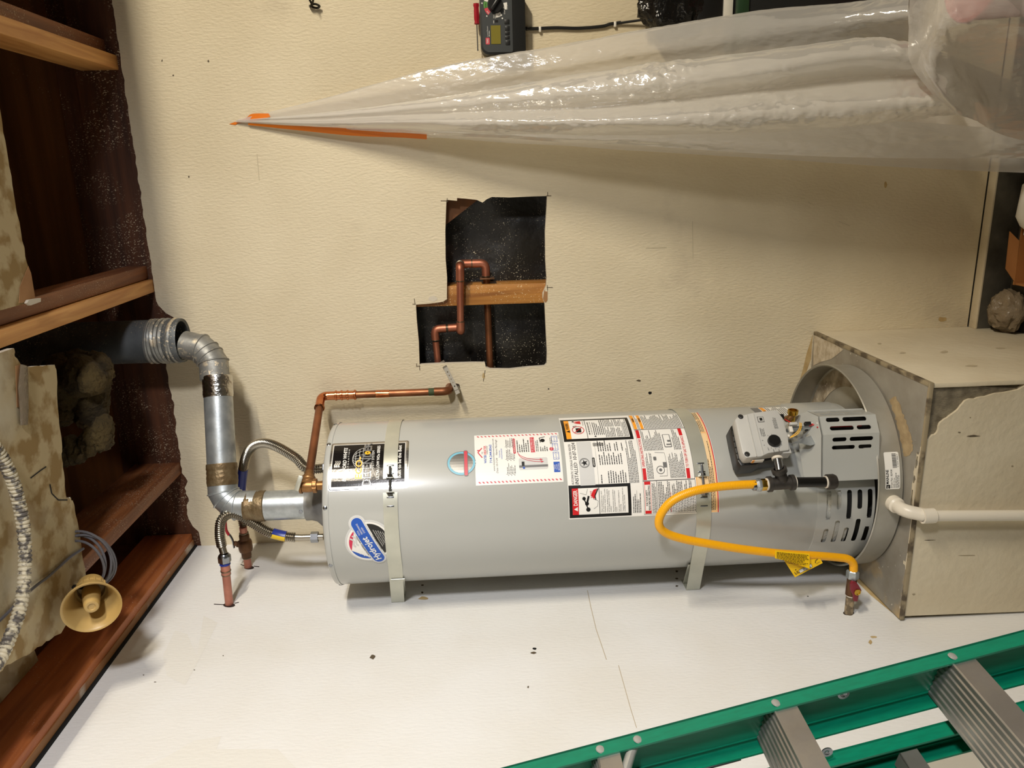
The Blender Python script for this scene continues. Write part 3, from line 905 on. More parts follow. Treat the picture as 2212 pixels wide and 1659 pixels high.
cu = sum(p[0] for p in poly) / len(poly); cz = sum(p[1] for p in poly) / len(poly)
poly2 = [(cu + (p[0] - cu) * 1.02 - .004, cz + (p[1] - cz) * .99 + .004) for p in poly]
bs.prism(poly2, lambda u, v: ct(u, v, -.034), -nC * .05)
bs = bs.build('control_base', K['blackp'], wh, bevel=.003)
tt = MB()
for k in range(9):
    a, b = ((1588, 908), (1606, 985)) if k < 6 else ((1612, 990), (1650, 986))
    s = (k + .5) / 6 if k < 6 else (k - 5.5) / 3
    p = ctp(a[0] + (b[0] - a[0]) * s, a[1] + (b[1] - a[1]) * s)
    tt.obox(ct(p[0], p[1], -.045), rC, UP, nC, (.004, .006, .022) if k < 6 else (.006, .004, .022))
tt.build('cooling_fin', K['blackp'], bs)
p = ctp(1671, 954)
MB().lathe([(.0155, .0), (.0155, .009), (.0145, .011), (0, .011)], ct(p[0], p[1], -.001), nC, n=32).build('dial', K['blackp'], gc)
for q in ((1600, 900), (1614, 981)):
    p = ctp(*q)
    MB().lathe([(.007, 0), (.007, .0006), (.004, .001), (.0035, .0022), (0, .0022)], ct(p[0], p[1], -.0004), nC, n=12).build('screw', K['bolt'], gc)
pr = Print(.0003)
def cp(*q): return ctp(*q)
for ang in range(150, 400, 30):
    a = math.radians(ang); u, z = cp(1671, 954)
    pr.line([(u + .019 * math.cos(a), z + .019 * math.sin(a)), (u + .0215 * math.cos(a), z + .0215 * math.sin(a))], .0009, 1, 1)
for i, s in enumerate(('VAC', 'LOW', 'HOT', 'A', 'B', 'C')):
    a = math.radians(200 - i * 30); u, z = cp(1671, 954)
    pr.text(s, u + .026 * math.cos(a), z + .026 * math.sin(a), .0026, 1, 1, align='c')
u, z = cp(1643, 906)
pr.rect(u - .008, z - .008, u + .008, z + .008, 1, 1); pr.rect(u - .0068, z - .0068, u + .0068, z + .0068, 0, 2); pr.rect(u - .004, z - .004, u + .004, z + .003, 1, 3)
u, z = cp(1645, 934)
pr.text('A WARNING', u - .011, z, .0028, 1, 1); pr.para(u - .011, z - .008, u + .011, z - .001, 3, 1, 1)
u, z = cp(1674, 914)
pr.para(u - .016, z - .005, u + .016, z + .005, 5, 1, 1)
pr.build('control_print', [K['ctl'], K['k']], gc, lambda u, v, w: ct(u, v, w + .0002))
side = MB()
p = ctp(1640, 988)
side.obox(ct(p[0], p[1], -.017) - rC * .002, rC, UP, nC, (.001, .030, .014))
side.build('rating_label', K['w'], gc)
side = MB()
side.obox(ct(p[0], p[1] + .011, -.017) - rC * .0026, rC, UP, nC, (.001, .006, .014))
side.build('orange_band', K['o'], gc)
# lower nose of the valve with sockets
nz_ = MB()
for (a, b, o0, o1) in (((1676, 893), (1692, 905), -.03, -.006), ((1692, 905), (1702, 940), -.034, -.012), ((1688, 955), (1712, 975), -.036, -.008)):
    p, q = ctp(*a), ctp(*b)
    nz_.obox(ct((p[0] + q[0]) / 2, (p[1] + q[1]) / 2, (o0 + o1) / 2), rC, UP, nC, (abs(p[0] - q[0]), abs(p[1] - q[1]), o1 - o0))
nz_.build('valve_nose', K['ctl'], gc, bevel=.002)
for (c_, s_, mt, nm) in (((1686, 903), (.012, .012, .014), 'blackp', 'black_socket'), ((1697, 955), (.009, .009, .012), 'blackp', 'black_socket'), ((1707, 930), (.016, .009, .009), 'whitep', 'white_plug'), ((1712, 918), (.008, .020, .010), 'ctl', 'grey_plug'),
                         ((1702, 944), (.007, .005, .008), 'whitep', 'white_plug'), ((1743, 917), (.008, .016, .010), 'blackp', 'black_clip'), ((1741, 931), (.004, .008, .006), 'blackp', 'black_clip')):
    p = ctp(c_[0], c_[1], -.012)
    MB().obox(ct(p[0], p[1], -.008), rC, UP, nC, s_).build(nm, K[mt], gc, bevel=.0012)
def cw(px, py, o): 
    p = ctp(px, py, o)
    return ct(p[0], p[1], o)
def wire(name, pts, mt, r=.0011):
    MB().tube(spline([cw(*q) for q in pts], 8), r, 8).build(name, K[mt], wh)
wire('yellow_wire', [(1706, 946, -.006), (1722, 938, .004), (1730, 926, .002), (1731, 914, -.012)], 'y')
wire('yellow_wire', [(1708, 944, -.006), (1720, 935, .004), (1727, 925, .002), (1728, 913, -.012)], 'y')
wire('red_wire', [(1694, 905, -.012), (1705, 911, -.008), (1718, 917, -.012)], 'r')
wire('red_wire', [(1748, 917, -.012), (1765, 914, -.006), (1784, 909, -.02), (1800, 910, -.03)], 'r')
wire('red_wire', [(1748, 920, -.012), (1765, 916, -.005), (1784, 912, -.02), (1800, 912, -.03)], 'r')
wire('white_wire', [(1748, 915, -.012), (1765, 912, -.006), (1784, 906, -.02)], 'w')
MB().tube([cw(1700, 930, -.022), cw(1735, 925, -.022), cw(1795, 918, -.026)], .0055, 12).build('burner_tube', K['galv'], wh)
MB().tube([cw(1712, 922, -.016), cw(1790, 921, -.022)], .002, 8).build('pilot_tube', K['galv'], wh)
MB().plate([ctp(1712, 948), ctp(1735, 944), ctp(1760, 950), ctp(1775, 946), ctp(1790, 934), ctp(1784, 928), ctp(1770, 926), ctp(1740, 935)], [], lambda u, v: ct(u, v, -.03), -nC * .002).build('manifold_bracket', K['galv'], wh)
# brass drain valve beside the control
c0 = cw(1712, 896, -.028)
dv = MB()
dv.lathe([(0, -.03), (.008, -.03), (.008, 0), (.012, .001), (.012, .004), (.0135, .004), (.0135, .013), (.010, .014), (.009, .006), (0, .006)], c0, (nC * .55 + rC * .35 - IMG_Y * .15).normalized(), n=24)
dv.build('drain_valve', K['brass'], wh)
MB().tube([cw(1700, 905, -.05), cw(1706, 903, -.034), c0], .009, 12).build('drain_stem', K['bronze'], wh)

# ---- printed labels on the jacket
def jk(u, v, w): return cyl(u, v, .0004 + w)
# black and silver maker's plate
u0, u1, v0, v1 = .0285, .168, 1.8495, 2.0505
pr = Print(.0003)
pr.rrect(u0, v0, u1, v1, .006, 0, 0)
pr.rrect(u0 + .002, v0 + .002, u1 - .002, v1 - .002, .005, 2, 1)
pr.rrect(u0 + .0035, v0 + .0035, u1 - .0035, v1 - .0035, .004, 0, 2)
pr.rect(u0 + .0085, v0 + .0085, u1 - .0085, v1 - .0065, 1, 3)
pr.rect(u0 + .010, v0 + .010, u1 - .010, v1 - .008, 2, 4)
pr.text('BRADFORD WHITE', .0515, 2.007, .0088, 1, 5, width=.096, bold=True, shear=.15)
pr.text('C O R P O R A T I O N', .066, 2.0005, .0034, 1, 5, width=.076)
for k in range(3):
    pr.line([(.090 + .018 * t / 8, 2.0245 + k * .005 + .0018 * math.sin(t * .8)) for t in range(9)], .0034, 3, 5)
for rr_ in (.034, .024, .012): pr.ring(.112, 1.958, rr_, .0007, 1, 5, ry=.034, a0=0, a1=180, n=20)
for yy in (.008, .017, .026): pr.line([(.112 - math.sqrt(.034 ** 2 - yy ** 2), 1.958 + yy), (.112 + math.sqrt(.034 ** 2 - yy ** 2), 1.958 + yy)], .0007, 1, 5)
pr.line([(.112, 1.958), (.112, 1.992)], .0007, 1, 5)
pr.text('ECO-', .0560, 1.9665, .0170, 1, 6, width=.062, bold=True)
pr.text('ECO-', .0568, 1.9672, .0158, 4, 7, width=.060, bold=True)
pr.text('DEFENDER', .0385, 1.9448, .0195, 3, 8, width=.124, bold=True)
pr.text('DEFENDER', .0400, 1.9460, .0170, 5, 9, width=.121, bold=True)
pr.disc(.128, 1.9545, .0052, 4, 10, ry=.0075); pr.disc(.128, 1.9545, .0018, 2, 11)
pr.text('SAFETY SYSTEM', .075, 1.9370, .0062, 1, 6, width=.060)
pr.text('ULTRA LOW NOx SERIES', .053, 1.9235, .0070, 1, 6, width=.098, bold=True)
pr.text('Built to be the Best', .0545, 1.8685, .0082, 1, 6, width=.095, bold=True)
pr.build('maker_plate', [K['silver'], K['w'], K['mir'], K['silver'], K['y'], K['g']], wh, jk, .008)

# cloud-edged sticker with the slanted blue band
pr = Print(.0003)
Pa, Pb = V((-.152, 1.933)), V((-.054, 1.980))
def cap(a, b, r, m, lay):
    d = (b - a); ang = math.degrees(math.atan2(d.y, d.x))
    pts = []
    for c_, s in ((b, -90), (a, 90)):
        for k in range(11):
            t = math.radians(ang + s + 180 * k / 10)
            pts.append((c_.x + r * math.cos(t), c_.y + r * math.sin(t)))
    pr.poly(pts, m, lay)
cen = V((-.106, 1.9535))
for gr, m_, lay in ((.0, 4, 0), (-.0022, 0, 1)):
    pr.disc(cen.x, cen.y, .060 + gr, m_, lay, n=48)
    cap(Pa, Pb, .0215 + gr, m_, lay + 2)
pr.disc(cen.x, cen.y, .0575, 5, 4, n=48)
pr.disc(cen.x, cen.y, .0545, 0, 5, n=48)
bd = (Pb - Pa).normalized(); bn = V((-bd.y, bd.x)); ang = math.atan2(bd.y, bd.x); da = math.degrees(ang)
pr.disc(cen.x + bn.x * .002, cen.y + bn.y * .002, .048, 2, 6, a0=da + 18, a1=da + 90)
pr.disc(cen.x + bn.x * .002, cen.y + bn.y * .002, .048, 1, 6, a0=da + 90, a1=da + 162)
def seg(r, k, a0, a1, m, lay):
    a0r, a1r = math.radians(a0), math.radians(a1)
    pr.poly([(cen.x + r * math.cos(a0r + (a1r - a0r) * i / 16), cen.y + r * math.sin(a0r + (a1r - a0r) * i / 16)) for i in range(17)], m, lay)
seg(.050, 0, da + 202, da + 338, 3, 6)
pr.poly([(cen.x + bn.x * .015 + bd.x * s * .047, cen.y + bn.y * .015 + bd.y * s * .047) for s in (-1, 1)] + [(cen.x + bn.x * s2 - bd.x * -.047, cen.y + bn.y * s2 + bd.y * .047) for s2 in (.0,)] + [(cen.x - bd.x * .047, cen.y - bd.y * .047)], 0, 7)
for sx, sy in ((-.028, .030), (-.038, .022), (-.018, .036), (-.030, .021), (-.012, .028)):
    pr.disc(cen.x + bd.x * sx + bn.x * sy, cen.y + bd.y * sx + bn.y * sy, .0014, 0, 8, n=8)
for sy, w_ in ((.026, .03), (.034, .026)):
    pr.line([(cen.x + bd.x * (.006 + w_ * t / 8) + bn.x * (sy + .003 * math.sin(t * .9)), cen.y + bd.y * (.006 + w_ * t / 8) + bn.y * (sy + .003 * math.sin(t * .9))) for t in range(9)], .004, 6, 8)
cap(Pa, Pb, .0185, 5, 9); cap(Pa, Pb, .0155, 0, 10); cap(Pa, Pb, .0145, 1, 11)
tb = Pa - bd * .006 - bn * .005
pr.text('Hydrojet', tb.x, tb.y, .0150, 0, 12, width=.074, rot=ang, bold=True, shear=.15)
for i, s in enumerate(('TOTAL', 'PERFORMANCE', 'SYSTEM')):
    q = Pb - bd * .030 + bn * (.006 - i * .0068)
    pr.text(s, q.x, q.y, .0042, 0, 12, width=(.014, .030, .016)[i], rot=ang)
for s, o_, w_ in (('EQUIPPED WITH', .0165, .06), ('FEATURING', -.0215, .045)):
    q = cen - bd * .03 + bn * o_
    pr.text(s, q.x, q.y, .0040, 3, 12, width=w_, rot=ang)
for i in range(5):
    q = cen + bn * (-.027 - i * .0045) - bd * (.024 - i * .003)
    pr.text(('Powerful Sediment Reduction', 'Increased First Hour', 'Delivery and Long', 'Service Life', 'Clean')[i], q.x, q.y, .0026, 0, 12, width=.05 - i * .007, rot=ang)
pr.build('slanted_sticker', [K['w'], K['b'], M('crimson_print', S(206, 40, 78), .38), K['k'], K['lgrey'], K['lgrey'], K['lgrey']], wh, jk, .008)

# small foil badge of the installer (its cartoon figure left out)
pr = Print(.0003)
pr.disc(.088, 1.715, .034, 1, 0, ry=.037, n=40); pr.disc(.088, 1.715, .0325, 2, 1, ry=.0355, n=40)
pr.disc(.088, 1.715, .027, 0, 2, ry=.030, n=40)
pr.rrect(.052, 1.698, .124, 1.709, .004, 1, 3); pr.rrect(.0535, 1.6995, .1225, 1.7075, .003, 4, 4)
pr.build('foil_badge', [K['silver'], K['g'], K['lb'], K['silver'], K['pk']], wh, jk, .008)

# installer's record card with barber-pole edges
u0, u1, v0, v1 = .0265, .1760, 1.4575, 1.6800
pr = Print(.0003)
pr.rect(u0, v0, u1, v1, 0, 0)
for ub in (u0 + .0045, u1 - .0085):
    y = v0 + .003
    while y < v1 - .008:
        pr.poly([(ub, y), (ub, y + .0042), (ub + .0045, y + .0078), (ub + .0045, y + .0036)], 1, 1)
        y += .0098
hx = .110
pr.line([(hx - .010, v1 - .019), (hx + .006, v1 - .008), (hx + .020, v1 - .019)], .0028, 1, 1)
pr.line([(hx + .012, v1 - .006), (hx + .013, v1 - .013)], .003, 1, 1)
pr.text('THE', hx + .000, v1 - .0205, .0030, 2, 1)
pr.text('WATER', hx - .026, v1 - .0295, .0062, 3, 1, width=.024, bold=True)
pr.text('HEATER', hx - .001, v1 - .0295, .0062, 1, 1, width=.028, bold=True)
pr.text('WAREHOUSE', hx + .000, v1 - .0335, .0030, 2, 1, width=.026)
pr.text('714.244.8562', hx - .026, v1 - .0435, .0060, 3, 1, width=.056, bold=True)
pr.text('www.thewaterheaterwarehouse.com', hx - .048, v1 - .0500, .0040, 2, 1, width=.098)
pr.text('Date 10-7-24    Name Maryhugh', hx - .054, v1 - .058, .0046, 2, 1, width=.100, shear=.3)
pr.text('Technician', hx - .012, v1 - .0650, .0034, 3, 1, width=.022); pr.text('SafetyCheckOK', hx - .016, v1 - .0705, .0034, 3, 1, width=.032)
for uu in (.052, .092, .130):
    for k in range(3):
        pr.line([(uu - .004, v1 - .083 - k * .008), (uu - .0025, v1 - .085 - k * .008), (uu + .001, v1 - .078 - k * .008)], .0008, 2, 1)
        pr.para(uu + .001, v1 - .087 - k * .008, uu + .030, v1 - .080 - k * .008, 2, 2, 1)
pr.rrect(.108, v1 - .106, .158, v1 - .0995, .003, 1, 1)
pr.text('IMPORTANT INFORMATION', .112, v1 - .1045, .0032, 0, 2, width=.042)
pr.para(.112, v1 - .142, .156, v1 - .108, 6, 2, 1)
pr.rect(.110, v1 - .156, .160, v1 - .145, 1, 1); pr.text('IF YOU SMELL GAS', .113, v1 - .1505, .0038, 0, 2, width=.044); pr.text('TURN OFF GAS AND CALL', .114, v1 - .1550, .0026, 0, 2, width=.04)
pr.rrect(.062, v1 - .186, .094, v1 - .112, .004, 4, 1); pr.rect(.068, v1 - .186, .074, v1 - .112, 5, 2)
pr.rect(.072, v1 - .126, .084, v1 - .119, 2, 3); pr.disc(.067, v1 - .124, .003, 3, 3)
for o_ in (0, .012):
    pts = [(.108 + o_ * .3, v1 - .112)] + [(.108 - .026 * math.sin(t * .157) + o_ * .5, v1 - .112 - .060 * (1 - math.cos(t * .157)) + o_ * .2) for t in range(1, 11)]
    pr.line(pts, .0012, 1, 4)
    e_ = pts[-1]
    pr.poly([(e_[0] - .003, e_[1] + .003), (e_[0] + .003, e_[1] + .003), (e_[0], e_[1] - .004)], 1, 5)
pr.para(.112, v1 - .166, .150, v1 - .158, 2, 2, 1); pr.para(.112, v1 - .190, .130, v1 - .168, 4, 2, 1)
pr.disc(.147, v1 - .178, .006, 2, 1); pr.line([(.140, v1 - .172), (.156, v1 - .170), (.160, v1 - .185)], .002, 2, 1); pr.para(.134, v1 - .203, .158, v1 - .196, 2, 2, 1)
pr.disc(.118, v1 - .199, .0055, 6, 1); pr.text('CALL', .1145, v1 - .2003, .0028, 0, 2)
pr.rect(.052, v0 + .006, .080, v0 + .022, 3, 1)
for i, s in enumerate(('TANK', 'FLUSH', 'RECORD')): pr.text(s, .066, v0 + .0175 - i * .005, .0034, 0, 2, align='c')
for k in range(3):
    a = .0865 + k * .0265
    pr.frame(a, v0 + .006, a + .022, v0 + .021, .0011, 3, 1); pr.line([(a, v0 + .0135), (a + .022, v0 + .0135)], .0009, 3, 1)
    for j in range(2): pr.text('/    /', a + .004, v0 + .008 + j * .0075, .0038, 3, 2, width=.014)
pr.text('STICKER 2021', .150, v0 + .0015, .0022, 2, 1, width=.014)
pr.build('record_card', [K['w'], K['pk'], K['k'], K['b'], K['lgrey'], K['g'], K['pk']], wh, jk, .008)

# the big sheet of printed warnings and instructions
rp = random.Random(5)
pr = Print(.0003)
W_, Kk, Rr, Oo, Gg, Cc, Lg = 0, 1, 2, 3, 4, 5, 6
pr.rect(-.0695, 1.061, .252, 1.4475, W_, 0)
def blackbox(a, b, c, d, w=.0085):
    pr.rect(a, c, b, d, Kk, 1); pr.rect(a + w, c + w, b - w, d - w, W_, 2)
# top right warning
blackbox(.1385, .2360, 1.262, 1.4460, .0085)
pr.rect(.147, 1.425, .2275, 1.438, Oo, 3)
pr.poly([(.170, 1.4265), (.180, 1.4265), (.175, 1.4365)], Kk, 4); pr.text('WARNING', .183, 1.4275, .0085, Kk, 4, width=.030, bold=True)
pr.ring(.180, 1.404, .0155, .0018, Rr, 5); pr.rrect(.170, 1.396, .188, 1.410, .002, Kk, 4); pr.line([(.169, 1.415), (.191, 1.393)], .0018, Rr, 5)
pr.line([(.190, 1.410), (.197, 1.416), (.199, 1.406)], .0014, Kk, 4)
pr.poly([(.207, 1.393), (.212, 1.412), (.215, 1.402), (.219, 1.416), (.2235, 1.393)], Rr, 4); pr.disc(.221, 1.413, .003, Kk, 5)
pr.text('Flammable Vapors', .200, 1.3865, .0028, Kk, 4, width=.024)
pr.rect(.147, 1.3810, .2275, 1.3825, Kk, 3)
pr.text('FIRE AND EXPLOSION HAZARD', .160, 1.3735, .0036, Kk, 4, width=.055, bold=True); pr.text('Can result in serious injury or death', .160, 1.3675, .0034, Kk, 4, width=.056)
pr.poly([(.150, 1.359), (.156, 1.359), (.153, 1.365)], Kk, 4)
pr.para(.158, 1.335, .226, 1.365, 6, Kk, 4, rnd=rp)
pr.rect(.148, 1.3315, .187, 1.3330, Kk, 4); pr.rect(.190, 1.3315, .227, 1.3330, Kk, 4)
pr.para(.149, 1.306, .187, 1.330, 6, Kk, 4, rnd=rp); pr.para(.190, 1.306, .227, 1.330, 6, Kk, 4, rnd=rp)
pr.para(.149, 1.288, .187, 1.304, 4, Kk, 4, rnd=rp); pr.para(.190, 1.288, .227, 1.304, 4, Kk, 4, rnd=rp)
pr.rect(.148, 1.2850, .227, 1.2860, Kk, 4); pr.para(.149, 1.272, .226, 1.284, 3, Kk, 4, rnd=rp)
# data plate in the middle
pr.text('AUTOMATIC STORAGE WATER HEATER', .0180, 1.4310, .0062, Gg, 3, width=.112)
pr.text('INSTALLED: 10-07-2024', .0185, 1.4190, .0092, Kk, 3, width=.115, shear=.1)
pr.rect(.0145, 1.377, .1355, 1.4150, Lg, 2)
pr.ring(.073, 1.4000, .0125, .0010, Kk, 4); pr.ring(.073, 1.4000, .0105, .0005, Kk, 4)
st = [(.073 + (.0092 if k % 2 == 0 else .0038) * math.sin(k * PI / 5), 1.400 + (.0092 if k % 2 == 0 else .0038) * math.cos(k * PI / 5)) for k in range(10)]
for k in range(0, 10, 2): pr.poly([(.073, 1.400), st[k - 1], st[k], st[k + 1]], Kk, 4)
pr.rrect(.061, 1.3725, .087, 1.3795, .003, Kk, 4); pr.text('APPROVED', .064, 1.3742, .0034, W_, 5, width=.020)
pr.rect(.0145, 1.3680, .1355, 1.3685, Gg, 3)
for i in range(11):
    y = 1.3630 - i * .0062
    for a in (.018, .066, .104):
        if rp.random() < .78: pr.para(a, y - .006, a + rp.uniform(.02, .036), y, 1, Kk, 3, h=.0022, rnd=rp, ragged=False)
for i in range(16): pr.rect(.120 + i * .0007, 1.344 - .0, .1203 + i * .0007 + rp.uniform(0, .0003), 1.3725, Kk, 3) if i % 3 else None
pr.para(.016, 1.264, .135, 1.290, 7, Kk, 3, h=.0016, rnd=rp)
# danger panel
blackbox(-.0665, .0160, 1.2875, 1.4460, .0080)
pr.rect(-.0585, 1.422, .0080, 1.438, Rr, 3)
pr.poly([(-.0495, 1.4245), (-.0385, 1.4245), (-.044, 1.4345)], W_, 4); pr.text('DANGER', -.035, 1.4250, .0098, W_, 4, width=.0385, bold=True)
pr.disc(-.046, 1.398, .0055, Kk, 4); pr.disc(-.031, 1.401, .0050, Kk, 4); pr.disc(-.018, 1.408, .0045, Kk, 4); pr.line([(-.031, 1.401), (-.012, 1.396)], .005, Kk, 4); pr.line([(-.046, 1.398), (-.018, 1.408)], .003, Kk, 3)
pr.text('HOT', -.0165, 1.3860, .0058, Rr, 5); pr.poly([(-.002, 1.377), (.006, 1.373), (.003, 1.383), (-.010, 1.390), (-.020, 1.383), (-.016, 1.379)], Rr, 5); pr.line([(-.022, 1.378), (-.012, 1.380), (.006, 1.371)], .0024, Kk, 6)
pr.line([(-.004, 1.4175), (-.009, 1.402), (.006, 1.398)], .0006, Kk, 4); pr.line([(-.045, 1.384), (-.038, 1.374), (-.025, 1.372), (-.020, 1.384)], .0006, Kk, 4)
pr.rect(-.0585, 1.3680, .0080, 1.3694, Kk, 3)
yy = 1.3620
for s in ('Water temperature over 125 F', 'can cause severe burns', 'instantly or death from scalds.', '', 'Children, disabled and elderly', 'are at highest risk of being', 'scalded.', '', 'See instruction manual before', 'setting temperature at water', 'heater.', '', 'Feel water before bathing or', 'showering.', '', 'Temperature limiting valves are', 'available, see manual.'):
    if s: pr.text(s, -.0550, yy, .0027, Kk, 4, width=.0019 * len(s) * 1.02)
    yy -= .0042 if s else .0020
pr.para(-.060, 1.262, -.010, 1.284, 5, Kk, 3, rnd=rp); pr.rect(-.060, 1.2725, -.003, 1.2730, Kk, 3)
# operating instructions
def redhead(a, b, y, s, w_):
    pr.rect(a, y, b, y + .009, Rr, 2); m_ = (a + b) / 2
    pr.rect(m_ - w_ / 2 - .003, y, m_ + w_ / 2 + .003, y + .009, W_, 3); pr.text(s, m_, y + .0012, .0066, Rr, 4, width=w_, align='c', bold=True)
pr.frame(.0195, 1.120, .1715, 1.2550, .0007, Kk, 2)
redhead(.0215, .1700, 1.2440, 'OPERATING INSTRUCTIONS', .082)
pr.para(.024, 1.225, .094, 1.242, 5, Kk, 3, rnd=rp); pr.para(.100, 1.190, .169, 1.242, 14, Kk, 3, rnd=rp)
pr.ring(.046, 1.206, .0100, .0016, Gg, 3); pr.disc(.046, 1.206, .0040, Gg, 3, n=12); pr.rrect(.072, 1.213, .082, 1.221, .002, Gg, 3); pr.line([(.030, 1.210), (.030, 1.190), (.060, 1.188), (.092, 1.190), (.094, 1.215)], .0008, Gg, 3)
pr.rect(.052, 1.188, .066, 1.198, Gg, 3)
pr.rrect(.108, 1.166, .150, 1.186, .003, Gg, 3); pr.rrect(.110, 1.168, .148, 1.184, .002, W_, 4); pr.rect(.114, 1.168, .118, 1.180, Gg, 5); pr.rect(.124, 1.168, .130, 1.176, Gg, 5)
pr.para(.024, 1.143, .094, 1.183, 11, Kk, 3, rnd=rp); pr.para(.100, 1.143, .169, 1.163, 5, Kk, 3, rnd=rp)
redhead(.0215, .1700, 1.1310, 'TO TURN OFF GAS TO APPLIANCE', .090)
# safety panel
pr.frame(-.0660, 1.120, .0190, 1.2550, .0007, Kk, 2)
pr.rect(-.064, 1.236, .0175, 1.252, Rr, 2); pr.rect(-.056, 1.2370, .0095, 1.2510, W_, 3)
pr.text('FOR YOUR SAFETY', -.0235, 1.2450, .0046, Kk, 4, width=.040, align='c', bold=True); pr.text('READ BEFORE OPERATING', -.0235, 1.2385, .0046, Kk, 4, width=.062, align='c', bold=True)
pr.para(-.063, 1.222, .017, 1.234, 4, Kk, 3, rnd=rp); pr.rect(-.066, 1.2195, .019, 1.2205, Kk, 3)
pr.para(-.063, 1.122, .017, 1.218, 24, Kk, 3, rnd=rp); pr.text('WHAT TO DO IF YOU SMELL GAS', -.062, 1.1840, .0030, Rr, 5, width=.05)
# yellow headed warnings at the right edge
pr.frame(.1725, 1.120, .248, 1.2560, .0007, Kk, 2)
pr.rect(.174, 1.246, .247, 1.2545, Oo, 3); pr.text('WARNING', .205, 1.2475, .0052, Kk, 4, width=.022, bold=True); pr.para(.175, 1.238, .246, 1.245, 2, Kk, 3, rnd=rp)
pr.rect(.174, 1.2285, .247, 1.2365, Oo, 3); pr.text('WARNING', .205, 1.2298, .0052, Kk, 4, width=.022, bold=True); pr.para(.175, 1.123, .246, 1.227, 26, Kk, 3, rnd=rp)
# lower strip
pr.rect(-.0685, 1.0625, .251, 1.118, Cc, 2); pr.rect(-.0685, 1.0625, .251, 1.0650, Rr, 3)
pr.frame(-.066, 1.0675, .150, 1.1165, .0008, Oo, 3); pr.frame(.152, 1.0675, .205, 1.1165, .0008, Oo, 3)
pr.para(-.062, 1.070, .146, 1.086, 4, Kk, 4, rnd=rp); pr.para(.154, 1.070, .203, 1.114, 11, Kk, 4, rnd=rp); pr.para(.207, 1.070, .248, 1.114, 11, Kk, 4, rnd=rp)
pr.build('instruction_sheet', [K['w'], K['k'], K['r'], K['o'], K['g'], K['cream'], K['lgrey']], wh, jk, .010)
# low warning label at the right
pr = Print(.0003)
pr.rect(.212, .797, .275, .902, W_, 0); pr.rect(.212, .871, .275, .882, 3, 1); pr.text('WARNING', .222, .8735, .006, 1, 2, width=.022, bold=True)
pr.rect(.212, .884, .275, .905, 4, 1); pr.para(.214, .800, .273, .869, 12, 1, 1, rnd=rp)
pr.build('warning_label', [K['w'], K['k'], K['r'], K['o'], K['g']], wh, jk, .010)

